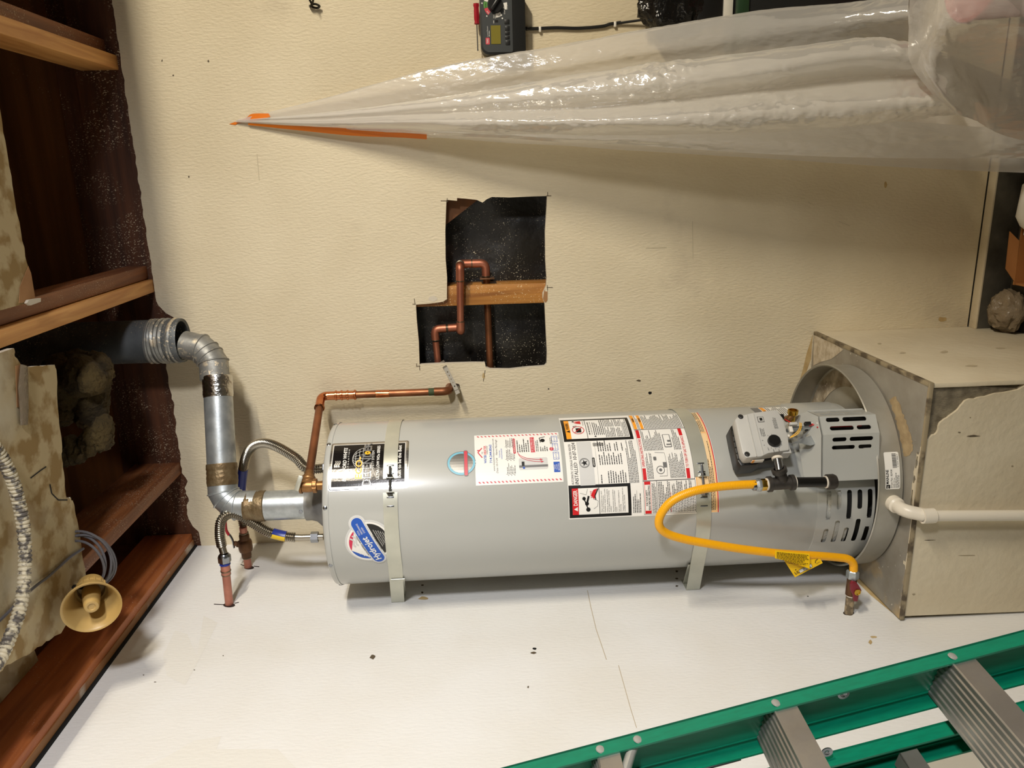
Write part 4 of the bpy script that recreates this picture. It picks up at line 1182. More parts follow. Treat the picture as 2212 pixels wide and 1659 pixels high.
# seismic straps round the tank
def strap(name, label, z, tl, wall_y, u_gap, hgt, dzl, flange):
    s = thing(name, label, 'strap', (0, wall_y, z), 'earthquake straps holding the grey tank')
    h = hgt / 2
    # plan path: wall at left, tangent, round the front; gap for the bolt; round the right and back
    ut = -.64 * R * 1.45
    def band(path, nm, th=.0016):
        m_ = MB()
        k = len(path)
        vs = []
        for p_, n__, zz_ in path: vs += [p_ + UP * (zz_ - h), p_ + UP * (zz_ + h), p_ + n__ * th + UP * (zz_ + h), p_ + n__ * th + UP * (zz_ - h)]
        fs = []
        for i in range(k - 1):
            for j in range(4): fs.append((i * 4 + j, i * 4 + (j + 1) % 4, i * 4 + 4 + (j + 1) % 4, i * 4 + 4 + j))
        fs += [(3, 2, 1, 0), tuple(4 * (k - 1) + j for j in range(4))]
        m_.add(vs, fs, 0, False)
        return m_.build(nm, K['strap'], s, angle=30)
    f0 = lambda u, o=.0012: cyl(u, 0, o)
    ul = -.190
    A_ = V((.0016, wall_y, 0)); B_ = f0(ul)
    nl = V((0, -1, 0))
    path = [(A_, nl, z + dzl)] + [(A_.lerp(B_, t), nl, z + dzl * (1 - t)) for t in (.25, .5, .75)]
    path += [(f0(ul + (u_gap[0] - ul) * i / 18), nrm(ul + (u_gap[0] - ul) * i / 18), z) for i in range(19)]
    left = band(path, 'band')
    u2 = PI * R * .78
    path = [(f0(u_gap[1] + (u2 - u_gap[1]) * i / 30), nrm(u_gap[1] + (u2 - u_gap[1]) * i / 30), z) for i in range(31)]
    e_ = V((path[-1][0].x, -.0016, 0))
    path.append((e_, path[-1][1], z))
    right = band(path, 'band')
    # wall tab and the back leaf
    m_ = MB()
    sgn = flange
    m_.box((.0004, min(wall_y, wall_y + sgn * .055), z + dzl - h), (.0022, max(wall_y, wall_y + sgn * .055), z + dzl + h))
    m_.build('wall_tab', K['strap'], s)
    m_ = MB()
    B2 = cyl(-.255, 0, .004); A2 = V((.004, wall_y + .034, 0))
    dd = (B2 - A2).normalized(); n2 = V((dd.y, -dd.x, 0))
    m_.hexa([q + UP * (zz_ + t_) for zz_ in (z - h, z + h) for q, t_ in ((A2, dzl), (B2, 0), (B2 + n2 * .0016, 0), (A2 + n2 * .0016, dzl))])
    m_.build('leaf', K['strap'], s)
    # turned-out ears, bolt and nuts across the gap
    for uu, sg in ((u_gap[0], -1), (u_gap[1], 1)):
        n_, t_ = nrm(uu), tan(uu)
        c_ = cyl(uu, z, .0065)
        MB().obox(c_, n_, t_, UP, (.011, .002, hgt * .55)).build('ear', K['strap'], s, bevel=.0006)
        for k in (.012, .034):
            cc = cyl(uu + sg * k, z, .0032)
            MB().obox(cc, nrm(uu + sg * k), tan(uu + sg * k), UP, (.0016, .0035, hgt * .5)).build('lance', K['bolt'], s, bevel=.0007)
    ca, cb = cyl(u_gap[0] - .004, z, .0085), cyl(u_gap[1] + .024, z, .0085)
    dr = (cb - ca).normalized()
    ca -= dr * .004; cb += dr * .006
    pth = [ca.lerp(cb, i / 60) for i in range(61)]
    MB().tube(pth, [.0034 if i % 2 else .0029 for i in range(61)], 10).build('threaded_bolt', K['bolt'], s)
    for uu in (u_gap[0] - .004, u_gap[1] + .005):
        MB().hexnut(cyl(uu, z, .0085), dr, .0072, .006).build('nut', K['bolt'], s)
    return s
strap('tank_strap', 'upper zinc strap bolted round the grey tank across the black maker plate', 1.895, 0, -.405, (.0190, .0540), .036, .014, 1)
strap('tank_strap', 'lower zinc strap bolted round the grey tank behind the yellow gas hose', 1.101, 0, -.420, (-.0160, .0240), .038, -.018, 1)

# drain pan
PCX, PCY, PR = .312, -.296, .284
pan = thing('drain_pan', 'round aluminium drain pan with a printed sticker under the water heater', 'drain pan', (PCX, PCY, .6015))
ph = .6015
MB().lathe([(0, ph), (PR - .006, ph), (PR, ph + .004), (PR + .001, ph + .064), (PR + .004, ph + .067), (PR + .002, ph + .070), (PR - .002, ph + .067), (PR - .0025, ph + .008), (PR - .008, ph + .003), (0, ph + .003)], (PCX, PCY, 0), n=96).build('pan_shell', K['pan'], pan)
MB().lathe([(R - .0, ph + .0042), (PR - .006, ph + .0042)], (PCX, PCY, 0), n=64).build('dust', K['pan_in'], pan)
for k in range(3):
    t = 2.2 + k * 2.1
    MB().lathe([(.028, 0), (.028, .043), (0, .043)], (AX + .15 * math.cos(t), AY + .15 * math.sin(t), ph + .0035), n=16).build('foot', K['tank_dark'], wh)
def pc(u, z, o=0): 
    t = u / PR
    q = V((CAM.x - PCX, CAM.y - PCY, 0)).normalized(); e_ = V((-q.y, q.x, 0))
    return V((PCX, PCY, z)) + (q * math.cos(t) + e_ * math.sin(t)) * (PR + .0014 + o)
pr = Print(.0003)
pr.rrect(-.0335, ph + .012, .060, ph + .050, .004, 0, 0)
pr.rect(-.0315, ph + .038, -.022, ph + .048, 1, 1); pr.text('IPS', -.0310, ph + .0415, .004, 0, 2)
pr.text('MAINLINE', -.0200, ph + .0415, .0070, 1, 1, width=.036, bold=True)
pr.text('Drain Pan  82958', -.0300, ph + .0320, .0046, 1, 1, width=.046); pr.text('SIZE 22 in.', -.0300, ph + .0255, .0042, 1, 1); pr.para(-.030, ph + .014, .010, ph + .0245, 3, 1, 1, rnd=rp)
x = .020
while x < .055:
    w_ = rp.uniform(.0004, .0014); pr.rect(x, ph + .019, x + w_, ph + .030, 1, 1); x += w_ + rp.uniform(.0006, .0012)
pr.text('0 15241 20066 4', .022, ph + .0145, .0034, 1, 1, width=.032)
pr.build('pan_sticker', [K['w'], K['k']], pan, lambda u, v, w: pc(u - .038, v, w), .008)
# white drain pipe from the pan
dq = at(1930, 1100, 'Y', -.59)
dp = thing('drain_pipe', 'white plastic drain pipe running from the pan down the platform front', 'pipe', (dq.x, -.655, .3))
o_ = pc(-.108, ph + .027, -.002)
n_ = (o_ - V((PCX, PCY, o_.z))).normalized()
xk = at(1995, 1116, 'Y', -.655)
el = fillet([o_ + n_ * .012, o_ + n_ * .050, V((xk.x, -.652, ph - .022))], .034, 8)
MB().tube(el, .0165, 20).build('elbow', K['pvc'], dp)
MB().lathe([(.0135, 0), (.0205, .0), (.0205, .020), (.0165, .024)], o_ - n_ * .001, n_, n=28).build('socket_collar', K['pvc'], dp)
MB().lathe([(.0135, 0), (.0185, 0), (.0185, .030), (.0165, .032)], V((xk.x, -.652, ph - .006)), (xk - V((xk.x, -.652, ph)) if False else V((0, 0, -1))), n=28).build('socket_collar', K['pvc'], dp)
MB().tube([V((xk.x, -.652, ph - .02)), V((at(2300, 1121, 'Y', -.652).x, -.652, .005))], .0135, 20).build('straight_pipe', K['pvc'], dp)
# ================================================================== VENT
def ringed(mb, path, r, rings, m=0, n=28):
    mb.tube(path, r, n, m)
    for (c, d, w) in rings:
        mb.lathe([(r - .001, -w), (r + .0022, -w * .4), (r + .0022, w * .4), (r - .001, w)], c, d, n=n, m=m)
VR = .040
fl0 = V((AX, AY, ZT + .060)); le = V((AX + .006, AY + .002, 2.378)); ue = V((.662, -.165, 2.398)); bv = V((.705, -.125, 2.50))
hd = (ue - le).normalized()
vent = thing('vent_pipe', 'jointed galvanized vent pipe rising from the tank and turning along the wall', 'vent pipe', fl0)
MB().tube([fl0, V((AX, AY, 2.262))], VR + .001, 28).build('riser', K['galv'], vent)
MB().lathe([(.0055, 0), (.0055, .002), (0, .003)], V((AX, AY, 2.160)) + (D0 * .86 - E0 * .5) * (VR + .001), D0 * .86 - E0 * .5, n=10).build('screw', K['bolt'], vent)
def gored(name, a, b, c, mat, cuts=(.095, .035)):
    """adjustable elbow: short straight pieces mitred together with raised seams"""
    da, dc = (a - b).normalized(), (c - b).normalized()
    pts = [b + da * cuts[0], b + da * cuts[1]]
    m1 = b + (da + dc).normalized() * .012
    pts += [m1 + da * .012, m1 + dc * .012, b + dc * cuts[1], b + dc * cuts[0]]
    mb = MB()
    mb.tube(pts, VR, 28, s=True)
    o = mb.build(name, mat, vent, angle=28)
    sm = MB()
    for i in range(1, 5):
        d = (pts[i + 1] - pts[i - 1]).normalized()
        sm.lathe([(VR - .001, -.003), (VR + .0026, -.001), (VR + .0026, .001), (VR - .001, .003)], pts[i], d, n=28)
    sm.build('seam', mat, o)
    return pts
gored('elbow', V((AX, AY, 2.2)), le, ue, K['galv'])
ve2 = V((bv.x, bv.y, 2.50))
up_b = V((ue.x + .016, ue.y + .014, ue.z + .012))
gored('elbow', le, up_b, ve2 + V((0, 0, .05)), K['galv_old'], (.085, .034))
MB().tube([le + hd * .085, ue - hd * .06], VR - .001, 28).build('run', K['galv'], vent)
def sleeve(nm, a, b, r, mat, lump=.0012):
    path = [a.lerp(b, i / 14) for i in range(15)]
    rr = [r + (rnd.uniform(-lump, lump) if 0 < i < 14 else -.0006) for i in range(15)]
    return MB().tube(path, rr, 28).build(nm, mat, vent, angle=70)
sleeve('foil_tape_band', ue - hd * .055, ue - hd * .115, VR + .0006, K['foil'], .0006)
sleeve('browned_tape_band', le + hd * .115, le + hd * .055, VR + .0016, K['rust_tape'])
sleeve('browned_tape_band', V((AX, AY, 2.318)), V((AX, AY, 2.262)), VR + .0022, K['rust_tape'])
# big ceiling vent that swallows the elbow
duct = thing('vent_duct', 'wide old vent duct splashed with plaster coming down through the ceiling', 'duct', bv)
BR = .062
MB().lathe([(BR - .006, .0), (BR, -.003), (BR + .001, 0), (BR + .001, .03), (BR - .001, .034), (BR - .001, .46), (BR - .007, .46), (BR - .007, .0), (BR - .006, .0)], bv, n=40).build('outer_wall', K['bvent'], duct)
fs_ = MB()
for k in range(7):
    a = V((bv.x, bv.y, 2.512 + k * .012))
    fs_.lathe([(BR, -.006), (BR + .0025 + rnd.uniform(0, .0012), 0), (BR, .006)], a, V((rnd.uniform(-.12, .12), rnd.uniform(-.12, .12), 1)), n=36)
fs_.build('foil_wrap', K['galv_old'], duct)

# ================================================================== PIPES ABOVE THE TANK
def ring(mb, c, d, r, w=.0022, m=0): mb.lathe([(r - .0015, -w), (r + .0014, -w * .5), (r + .0014, w * .5), (r - .0015, w)], c, d, n=18, m=m)
# relief valve and its discharge pipe
rv = V((.340, -.430, ZT))
tv = thing('relief_valve', 'bronze relief valve with a steel lever on top of the tank', 'valve', rv)
zv = at(664, 1050, 'Y', -.43).z
cv = V((at(664, 1050, 'Y', -.43).x, -.43, zv))
MB().lathe([(.012, ZT - zv), (.012, -.026), (.018, -.024), (.018, -.016), (.016, -.014), (.017, .0), (.016, .012), (.019, .013), (.019, .019), (.010, .022), (.006, .028), (0, .028)], cv, n=24).build('body', K['bronze'], tv)
od = V((.42, .90, .02)).normalized()
od = (at(690, 890, 'Y', -.075) - cv).normalized()
MB().lathe([(.010, 0), (.0165, .006), (.0165, .018), (.0185, .02), (.0185, .032), (.0135, .034), (.0135, .040)], cv, od, n=24).build('outlet', K['bronze'], tv)
MB().hexnut(cv - UP * .020, UP, .019, .010).build('hex_base', K['bronze'], tv)
lv0, lv1 = at(650, 1028, 'Y', -.45), at(640, 1060, 'Y', -.46)
ld = (lv1 - lv0)
MB().obox((lv0 + lv1) / 2, ld.normalized(), frame_of(ld)[0], frame_of(ld)[1], (ld.length, .003, .012)).build('lever', K['strap'], tv, bevel=.001)
TY = -.055
te = at(694, 858, 'Y', TY)
tend = at(972, 845, 'Y', TY)
dpipe = thing('discharge_pipe', 'copper discharge pipe from the relief valve, down the wall and into it', 'pipe', te)
p_a = cv + od * .038
p_c = V((tend.x, TY, te.z))
r_ = .0112
MB().tube([p_a, p_c.lerp(p_a, .14)], r_, 18).build('pipe', K['copper_d'], dpipe)
MB().lathe([(r_, 0), (.0135, .001), (.0135, .022), (r_, .024)], p_a - od * .004, od, n=18).build('solder_cup', K['bronze'], dpipe)
p_e = p_c - UP * .045
el = fillet([p_c.lerp(p_a, .16), p_c, p_e], .030, 8)
MB().tube(el, .0132, 18).build('elbow', K['copper_b'], dpipe)
m_ = MB(); m_.lathe([(.0125, -.004), (.0155, -.002), (.0155, .002), (.0125, .004)], p_c.lerp(p_a, .16), od, n=18); m_.build('press_ring', K['copper_b'], dpipe)
for zz_ in (.045, .062, .080, .102):
    m_ = MB(); m_.lathe([(.0125, -.004), (.0156, -.002), (.0156, .002), (.0125, .004)], p_c - UP * zz_, UP, n=18); m_.build('press_ring', K['copper_b'], dpipe)
MB().tube([p_c - UP * .045, p_c - UP * .104], .0132, 18).build('press_coupling', K['copper_b'], dpipe)
pe2 = V((p_c.x, TY, tend.z + .03))
MB().tube([p_c - UP * .10, pe2 - UP * .01], r_, 18).build('pipe', K['copper_d'], dpipe)
MB().lathe([(.0116, 0), (.0118, .003), (.0118, .038), (.0116, .041)], p_c - UP * .165, -UP, n=18).build('coupling', K['copper_b'], dpipe)
MB().lathe([(.0114, 0), (.0117, .001), (.0117, .017), (.0114, .018)], pe2 + UP * .035, -UP, n=18).build('verdigris_band', K['green'], dpipe)
MB().tube(fillet([pe2 + UP * .018, V((p_c.x, TY, tend.z + .004)), V((p_c.x - .002, .010, tend.z + .002))], .022, 8), .0128, 18).build('wall_elbow', K['copper_d'], dpipe)

# corrugated connectors
hw = thing('flex_connector', 'corrugated steel connector looping behind the vent pipe, with a blue label', 'connector', (AX + .08, AY, ZT))
a0 = at(664, 1012, 'Y', -.30)
pts = [V((a0.x, -.30, ZT + .012)), a0, at(640, 990, 'Y', -.28), at(600, 966, 'Y', -.25), at(570, 957, 'Y', -.22), at(545, 965, 'Y', -.19), at(530, 990, 'Y', -.17), at(523, 1030, 'Y', -.15), at(520, 1070, 'Y', -.145), at(522, 1110, 'Y', -.147), at(526, 1135, 'Y', -.15)]
sp = spline(pts, 14)
m_ = MB(); corrugated(m_, sp, .0122, .0019, .0056); m_.build('hose', K['flex'], hw)
i0 = int(len(sp) * .655)
MB().tube([sp[i] for i in range(i0, i0 + 20)], .0143, 18).build('blue_label', K['bluelab'], hw)
MB().lathe([(.0105, -.004), (.0105, .016), (.0155, .016), (.0155, .034), (0, .034)], V((a0.x, -.30, ZT)), n=6).build('nut', K['bolt'], hw)

cwt = thing('flex_connector', 'corrugated steel connector with a blue and yellow label, in front of the vent', 'connector', (AX - .10, AY, ZT))
n0 = at(683, 1160, 'Y', -.33)
pts = [n0 + UP * .012, at(655, 1161, 'Y', -.33), at(625, 1160, 'Y', -.33), at(600, 1155, 'Y', -.33), at(575, 1147, 'Y', -.335), at(545, 1129, 'Y', -.34), at(520, 1115, 'Y', -.345), at(496, 1110, 'Y', -.35), at(478, 1125, 'Y', -.355), at(475, 1155, 'Y', -.36), at(479, 1180, 'Y', -.36)]
sp = spline(pts, 14)
m_ = MB(); corrugated(m_, sp[22:], .0122, .0019, .0056); m_.build('hose', K['flex'], cwt)
MB().tube([n0 - UP * .02, sp[16], sp[26]], .0092, 16).build('tail', K['flex'], cwt)
MB().hexnut(n0 + UP * .004, UP, .0155, .020).build('nut', K['bolt'], cwt)
MB().tube([sp[i] for i in range(32, 50)], .0142, 18).build('yellow_label', K['yellab'], cwt)
lb_ = MB()
k = [sp[i] for i in range(32, 50)]
vs = []
for i, q in enumerate(k):
    d = (k[min(i + 1, 17)] - k[max(0, i - 1)]).normalized()
    s_ = d.cross(V((0, -1, 0))).normalized(); f_ = V((0, -1, 0))
    s_ = -s_ if s_.x < 0 else s_
    for t in range(8):
        an = math.radians(-75 + t * 22)
        vs.append(q + (s_ * math.cos(an * .9 + .0) + f_ * math.sin(an * .9 + .0)) * .0147)
lb_.add(vs, [(i * 8 + j, i * 8 + j + 1, i * 8 + 9 + j, i * 8 + 8 + j) for i in range(17) for j in range(7)], 0, True)
lb_.build('blue_label', K['bluelab'], cwt)
e1 = sp[-1]
sd = V((-1, 0, 0))
s0 = V((0, 0, 0))
stub = at(495, 1305, 'X', .0)
nutp = at(485, 1207, 'Y', stub.y)
ax_ = (V((-.012, stub.y, stub.z)) - nutp).normalized()
MB().tube([sp[-1], nutp - ax_ * .014], .0100, 16).build('tail', K['flex'], cwt)
nt_ = MB(); nt_.hexnut(nutp, ax_, .0175, .018); nt_.lathe([(.011, -.016), (.016, -.010), (.016, -.004)], nutp, ax_, n=18); nt_.build('nut', K['bolt'], cwt)
cs = thing('copper_stub', 'bare copper stub coming out of the left wall under the front connector', 'pipe', stub)
MB().tube([V((-.010, stub.y, stub.z)), nutp + ax_ * .020], .0112, 18).build('pipe', K['copper_p'], cs)
m_ = MB(); m_.lathe([(.0112, 0), (.0128, .001), (.0128, .030), (.0112, .031)], nutp + ax_ * .016, ax_, n=18); m_.build('coupling', K['copper_p'], cs)
for k_, r2_ in ((.047, .0118), (.036, .0128)):
    m_ = MB(); ring(m_, nutp + ax_ * k_, ax_, r2_); m_.build('solder_ring', K['solder'], cs)
MB().lathe([(.0128, 0), (.0145, .002), (.0145, .007), (.0128, .008)], nutp + ax_ * .010, ax_, n=18).build('blue_washer', K['bluelab'], cs)
# stop valve on the second stub
s2 = at(536, 1225, 'X', 0)
v2 = at(530, 1178, 'Y', s2.y)
a2 = (v2 - V((-.01, s2.y, s2.z))).normalized()
bvv = thing('stop_valve', 'brass stop valve with a red lever handle on a copper stub', 'valve', s2)
MB().tube([V((-.010, s2.y, s2.z)), v2 + a2 * .060], .0112, 18).build('pipe', K['copper_p'], bvv)
MB().lathe([(.0135, -.038), (.0148, -.034), (.0148, -.022), (.019, -.018), (.0205, -.010), (.0205, .010), (.019, .016), (.0150, .020), (.0150, .034), (.0135, .038)], v2, a2, n=24).build('body', K['bronze_d'], bvv)
for k_ in (-.040, .041):
    m_ = MB(); ring(m_, v2 + a2 * k_, a2, .0125); m_.build('solder_ring', K['solder'], bvv)
st_ = at(508, 1174, 'Y', s2.y - .010)
sdv = (st_ - v2).normalized()
MB().lathe([(.010, .012), (.010, .024), (.0075, .025), (.0075, .034), (0, .034)], v2, sdv, n=18).build('stem', K['bronze_d'], bvv)
hp = [at(506, 1183, 'Y', s2.y - .012), at(503, 1168, 'Y', s2.y - .012), at(498, 1158, 'Y', s2.y - .014), at(494, 1154, 'Y', s2.y - .016)]
MB().tube(spline(hp, 6), .0052, 8, flat=.5).build('lever', K['bolt'], bvv)
MB().tube(spline([at(494, 1155, 'Y', s2.y - .016), at(489, 1145, 'Y', s2.y - .018), at(487, 1125, 'Y', s2.y - .022), at(486, 1100, 'Y', s2.y - .026)], 6), [.0062] * 18 + [.005], 10, flat=.55).build('red_grip', K['red'], bvv)

# ================================================================== COPPER LOOP IN THE OPENING
lp = thing('copper_pipe_loop', 'soldered copper pipe loop stepping round the stud in the wall opening', 'pipe', at(1000, 640, 'Y', 0))
cr_ = .0108
yb, yf = .052, -.016
A1 = at(1056, 810, 'Y', yb); A2 = at(1049, 570, 'Y', yb)
A3 = at(994, 570, 'Y', yb)
A3 = V((A3.x, yb, A3.z)); A2 = V((A3.x, yb, A2.z))
F1 = V((A3.x, yf, A3.z)); F2 = at(995, 716, 'Y', yf)
B1 = V((F2.x, yb, F2.z)); B2 = at(938, 696, 'Y', yb); B2 = V((F2.x - .003, yb, B2.z)); B3 = at(948, 800, 'Y', yb)
A1 = V((A1.x, yb, A2.z - .004))
MB().tube([A1, A2 + V((-.03, 0, -.001))], cr_, 18).build('pipe', K['copper_d'], lp)
MB().tube([F1 + (F2 - F1) * .22, F1 + (F2 - F1) * .85], cr_, 18).build('pipe', K['copper'], lp)
MB().tube([B2 + (B3 - B2) * .3, B3], cr_, 18).build('pipe', K['copper'], lp)
er = .0128
dF = (F2 - F1).normalized(); dB3 = (B3 - B2).normalized()
def elbow(a, b, c, nm='elbow'):
    MB().tube(fillet([a, b, c], .018, 8), er, 18).build(nm, K['copper'], lp)
elbow(A2 + V((-.040, 0, 0)), A2, A2.lerp(A3, .52))
elbow(A2.lerp(A3, .56), A3, A3 + V((0, -.028, 0)))
elbow(F1 + V((0, .026, 0)), F1, F1 + dF * .042)
elbow(F2 - dF * .030, F2, F2 + V((0, .032, 0)))
elbow(B1 + V((0, -.026, 0)), B1, B1.lerp(B2, .48))
elbow(B1.lerp(B2, .56), B2, B2 + dB3 * .034)
m_ = MB()
for c_, d_ in ((A2 + V((-.040, 0, 0)), V((1, 0, 0))), (A2.lerp(A3, .54), UP), (F1 + dF * .043, dF), (F2 - dF * .031, dF), (B1.lerp(B2, .52), UP), (B2 + dB3 * .035, dB3), (A3 + V((0, -.030, 0)), V((0, 1, 0)))):
    m_ = MB(); ring(m_, c_, d_, er - .0004, .002); m_.build('solder_ring', K['solder'], lp)
tg = at(1055, 623, 'Y', .05)
MB().obox(V((A2.x - .045, yb - .005, A2.z - .003)), V((1, 0, 0)), V((0, 1, 0)), UP, (.004, .05, .045)).build('grommet', K['bronze_d'], lp, bevel=.001)
# perforated hanger strap out of the opening
hs_ = thing('hanger_strap', 'grey perforated hanger strap from the wall opening to the copper pipe end', 'strap', at(975, 830, 'Y', -.02))
a, b, c = at(955, 780, 'Y', .02), at(962, 794, 'Y', -.006), at(986, 842, 'Y', -.045)
d = (c - b).normalized(); w = d.cross(V((0, 1, 0))).normalized(); n_ = w.cross(d)
L_ = (c - b).length
holes = [[(L_ * t + .0022 * math.cos(k * PI / 4), .0022 * math.sin(k * PI / 4)) for k in range(8)] for t in (.2, .36, .52, .68, .84)]
MB().plate([(0, -.0065), (L_, -.0065), (L_, .0065), (0, .0065)], holes, lambda u, v: b + d * u + w * v, n_ * .0012).build('band', K['hanger'], hs_)
MB().hexa([a - w * .0065, a + w * .0065, b + w * .0065, b - w * .0065] and [a - w * .0065, a + w * .0065, a + w * .0065 + UP * .0012, a - w * .0065 + UP * .0012, b - w * .0065, b + w * .0065, b + w * .0065 + UP * .0012, b - w * .0065 + UP * .0012]).build('bent_end', K['hanger'], hs_)
e = c + d * .006
MB().obox(e + V((0, .018, 0)), w, V((0, 1, 0)), d, (.013, .05, .012)).build('folded_end', K['hanger'], hs_)
decal(wb, [(966, 832), (972, 829), (984, 828), (992, 830), (994, 838), (988, 842), (972, 836)], bk, dk, 'pipe_hole')

# ================================================================== GAS LINE
tee = thing('gas_tee', 'iron tee with a capped black drip leg hanging from the gas control', 'pipe fitting', at(1690, 1045, 'Y', -.60))
gy = -.605
tc_ = at(1692, 1044, 'Y', gy); tb_ = at(1660, 1046, 'Y', gy); tr_ = at(1713, 1042, 'Y', gy); tt_ = at(1684, 1018, 'Y', gy); inl = at(1679, 990, 'Y', gy + .025)
dt = (tr_ - tb_).normalized()
m_ = MB()
m_.tube([tb_ - dt * .002, tr_ + dt * .002], .0155, 22); m_.tube([tc_, tt_], .0145, 22)
for c_, d_ in ((tb_, -dt), (tr_, dt)): m_.lathe([(.0150, -.008), (.0195, -.007), (.0195, .002), (.013, .003)], c_, d_, n=24)
m_.lathe([(.014, -.004), (.0185, -.003), (.0185, .007), (.012, .008)], tt_, (tt_ - tc_), n=24)
m_.build('tee_body', K['iron'], tee)
MB().tube([tt_, inl], .0108, 18).build('nipple', K['bolt'], tee)
MB().lathe([(.011, -.004), (.0135, -.002), (.0135, .003), (.011, .004)], inl, (tt_ - inl), n=18).build('sealant', K['teflon'], tee)
cp_ = at(1788, 1041, 'Y', gy)
MB().tube([tr_, cp_], .0125, 22).build('drip_leg', K['black_pipe'], tee)
MB().lathe([(.0165, -.004), (.0190, -.002), (.0190, .014), (.016, .020), (0, .021)], cp_, dt, n=24).build('cap', K['iron'], tee)
for c_ in (tr_ + dt * .004, tb_ - dt * .004, cp_ - dt * .004): MB().lathe([(.0118, -.003), (.0155, -.002), (.0152, .002), (.0118, .003)], c_, dt, n=20).build('sealant', K['teflon'], tee)
for c_, w_, mt in ((tb_ - dt * .012, .016, 'brass'), (tb_ - dt * .026, .012, 'galv'), (tb_ - dt * .036, .009, 'bolt')):
    m_ = MB(); m_.hexnut(c_, dt, .0150 if w_ > .01 else .0135, w_); m_.build('flare_nut', K[mt], tee, bevel=.0008)
m_ = MB(); m_.hexnut(tb_ - dt * .024, dt, .0165, .010); m_.build('flare_nut', K['galv'], tee, bevel=.0008)
hose = thing('gas_hose', 'yellow coated gas hose looping across the tank front with a yellow tag', 'gas hose', at(1600, 1150, 'Y', -.6))
gst = at(1833, 1325, 'X', 0)
yg = gst.y
hv = at(1842, 1212, 'Y', yg - .002)
pts = [at(1636, 1046, 'Y', gy), at(1590, 1048, 'Y', gy - .004), at(1540, 1053, 'Y', gy - .008), at(1492, 1063, 'Y', gy - .012), at(1452, 1082, 'Y', gy - .014), at(1428, 1110, 'Y', gy - .014), at(1424, 1135, 'Y', gy - .012), at(1440, 1152, 'Y', gy - .008), at(1480, 1165, 'Y', gy - .002),
       at(1540, 1176, 'Y', gy + .004), at(1610, 1187, 'Y', gy + .010), at(1690, 1196, 'Y', gy + .016), at(1760, 1200, 'Y', gy + .022), at(1810, 1204, 'Y', yg - .002), at(1833, 1208, 'Y', yg - .002), at(1843, 1218, 'Y', yg - .002), at(1844, 1232, 'Y', yg - .002)]
sp = spline(pts, 12)
m_ = MB(); corrugated(m_, sp, .0104, .00022, .0042, n=16, per=3); m_.build('hose', K['yellow'], hose)
# folded paper tag
tgp = lambda px, py, y: at(px, py, 'Y', y)
y0 = gy + .004
flap = [tgp(1674, 1189, y0), tgp(1749, 1196, y0), tgp(1749, 1229, y0 - .012), tgp(1712, 1215, y0 - .008), tgp(1674, 1206, y0 - .002)]
def sheet(nm, pts_, mt, par, th=.0005):
    n_ = (pts_[1] - pts_[0]).cross(pts_[2] - pts_[0]).normalized()
    m_ = MB(); k = len(pts_)
    m_.add(pts_ + [p + n_ * th for p in pts_], [tuple(range(k - 1, -1, -1)), tuple(range(k, 2 * k))] + [(i, (i + 1) % k, k + (i + 1) % k, k + i) for i in range(k)])
    return m_.build(nm, mt, par)
def dirs(a, b, c):
    x_ = (b - a).normalized(); n_ = x_.cross(c - a).normalized()
    if n_.y > 0: n_ = -n_
    return x_, n_.cross(x_) if (n_.cross(x_)).dot(c - a) > 0 else -(n_.cross(x_)), n_
fl_ = sheet('tag_flap', flap, K['tag'], hose)
under = [tgp(1694, 1212, y0 + .006), tgp(1712, 1216, y0 + .004), tgp(1746, 1229, y0 - .002), tgp(1777, 1215, y0 + .012), tgp(1768, 1211, y0 + .012), tgp(1717, 1247, y0 - .004)]
un = [tgp(1694, 1211, y0 + .006), tgp(1717, 1247, y0 + .002), tgp(1777, 1216, y0 + .006), tgp(1772, 1207, y0 + .008)]
sheet('tag_sheet', un, K['tag'], hose)
a, b, c = flap[0], flap[1], flap[2]
x_, y_, n_ = dirs(a, b, flap[4])
pr = Print(.0002)
L_ = (b - a).length
for i in range(8):
    t0, t1 = .004, L_ - .003 - rp.random() * .012 * (i % 3)
    if i > 4: t0 = .012 + (i - 4) * .008
    pr.para(t0, .0022 + i * .0032, t1, .0022 + i * .0032 + .003, 1, 0, 0, h=.0013, rnd=rp, ragged=False)
pn_ = (flap[1] - flap[0]).cross(flap[2] - flap[0]).normalized()
pn_ = pn_ if pn_.y < 0 else -pn_
pr.build('tag_print', [K['k']], hose, lambda u, v, w: a + x_ * u + y_ * v + n_ * (.0022 + v * .34 + w))
a3 = un[1]; x3, y3, n3 = dirs(un[1], un[2], un[0])
pr = Print(.0002)
pr.text('UL', .004, .006, .0075, 0, 0, bold=True); pr.disc(.010, .018, .0016, 0, 0, n=8)
pr.rect(.016, .004, .052, .0135, 0, 0); pr.rect(.0168, .0048, .0512, .0127, 1, 1); pr.text('A WARNING', .018, .0095, .0022, 0, 2); pr.para(.027, .0050, .050, .0122, 5, 0, 2, rnd=rp)
pr.line([(.062, .010), (.066, .016), (.072, .017)], .0016, 0, 1); pr.text('flexible', .064, .006, .0026, 0, 1)
pr.build('tag_print', [K['k'], K['w']], hose, lambda u, v, w: a3 + x3 * u + y3 * v + n3 * (.0012 + w))
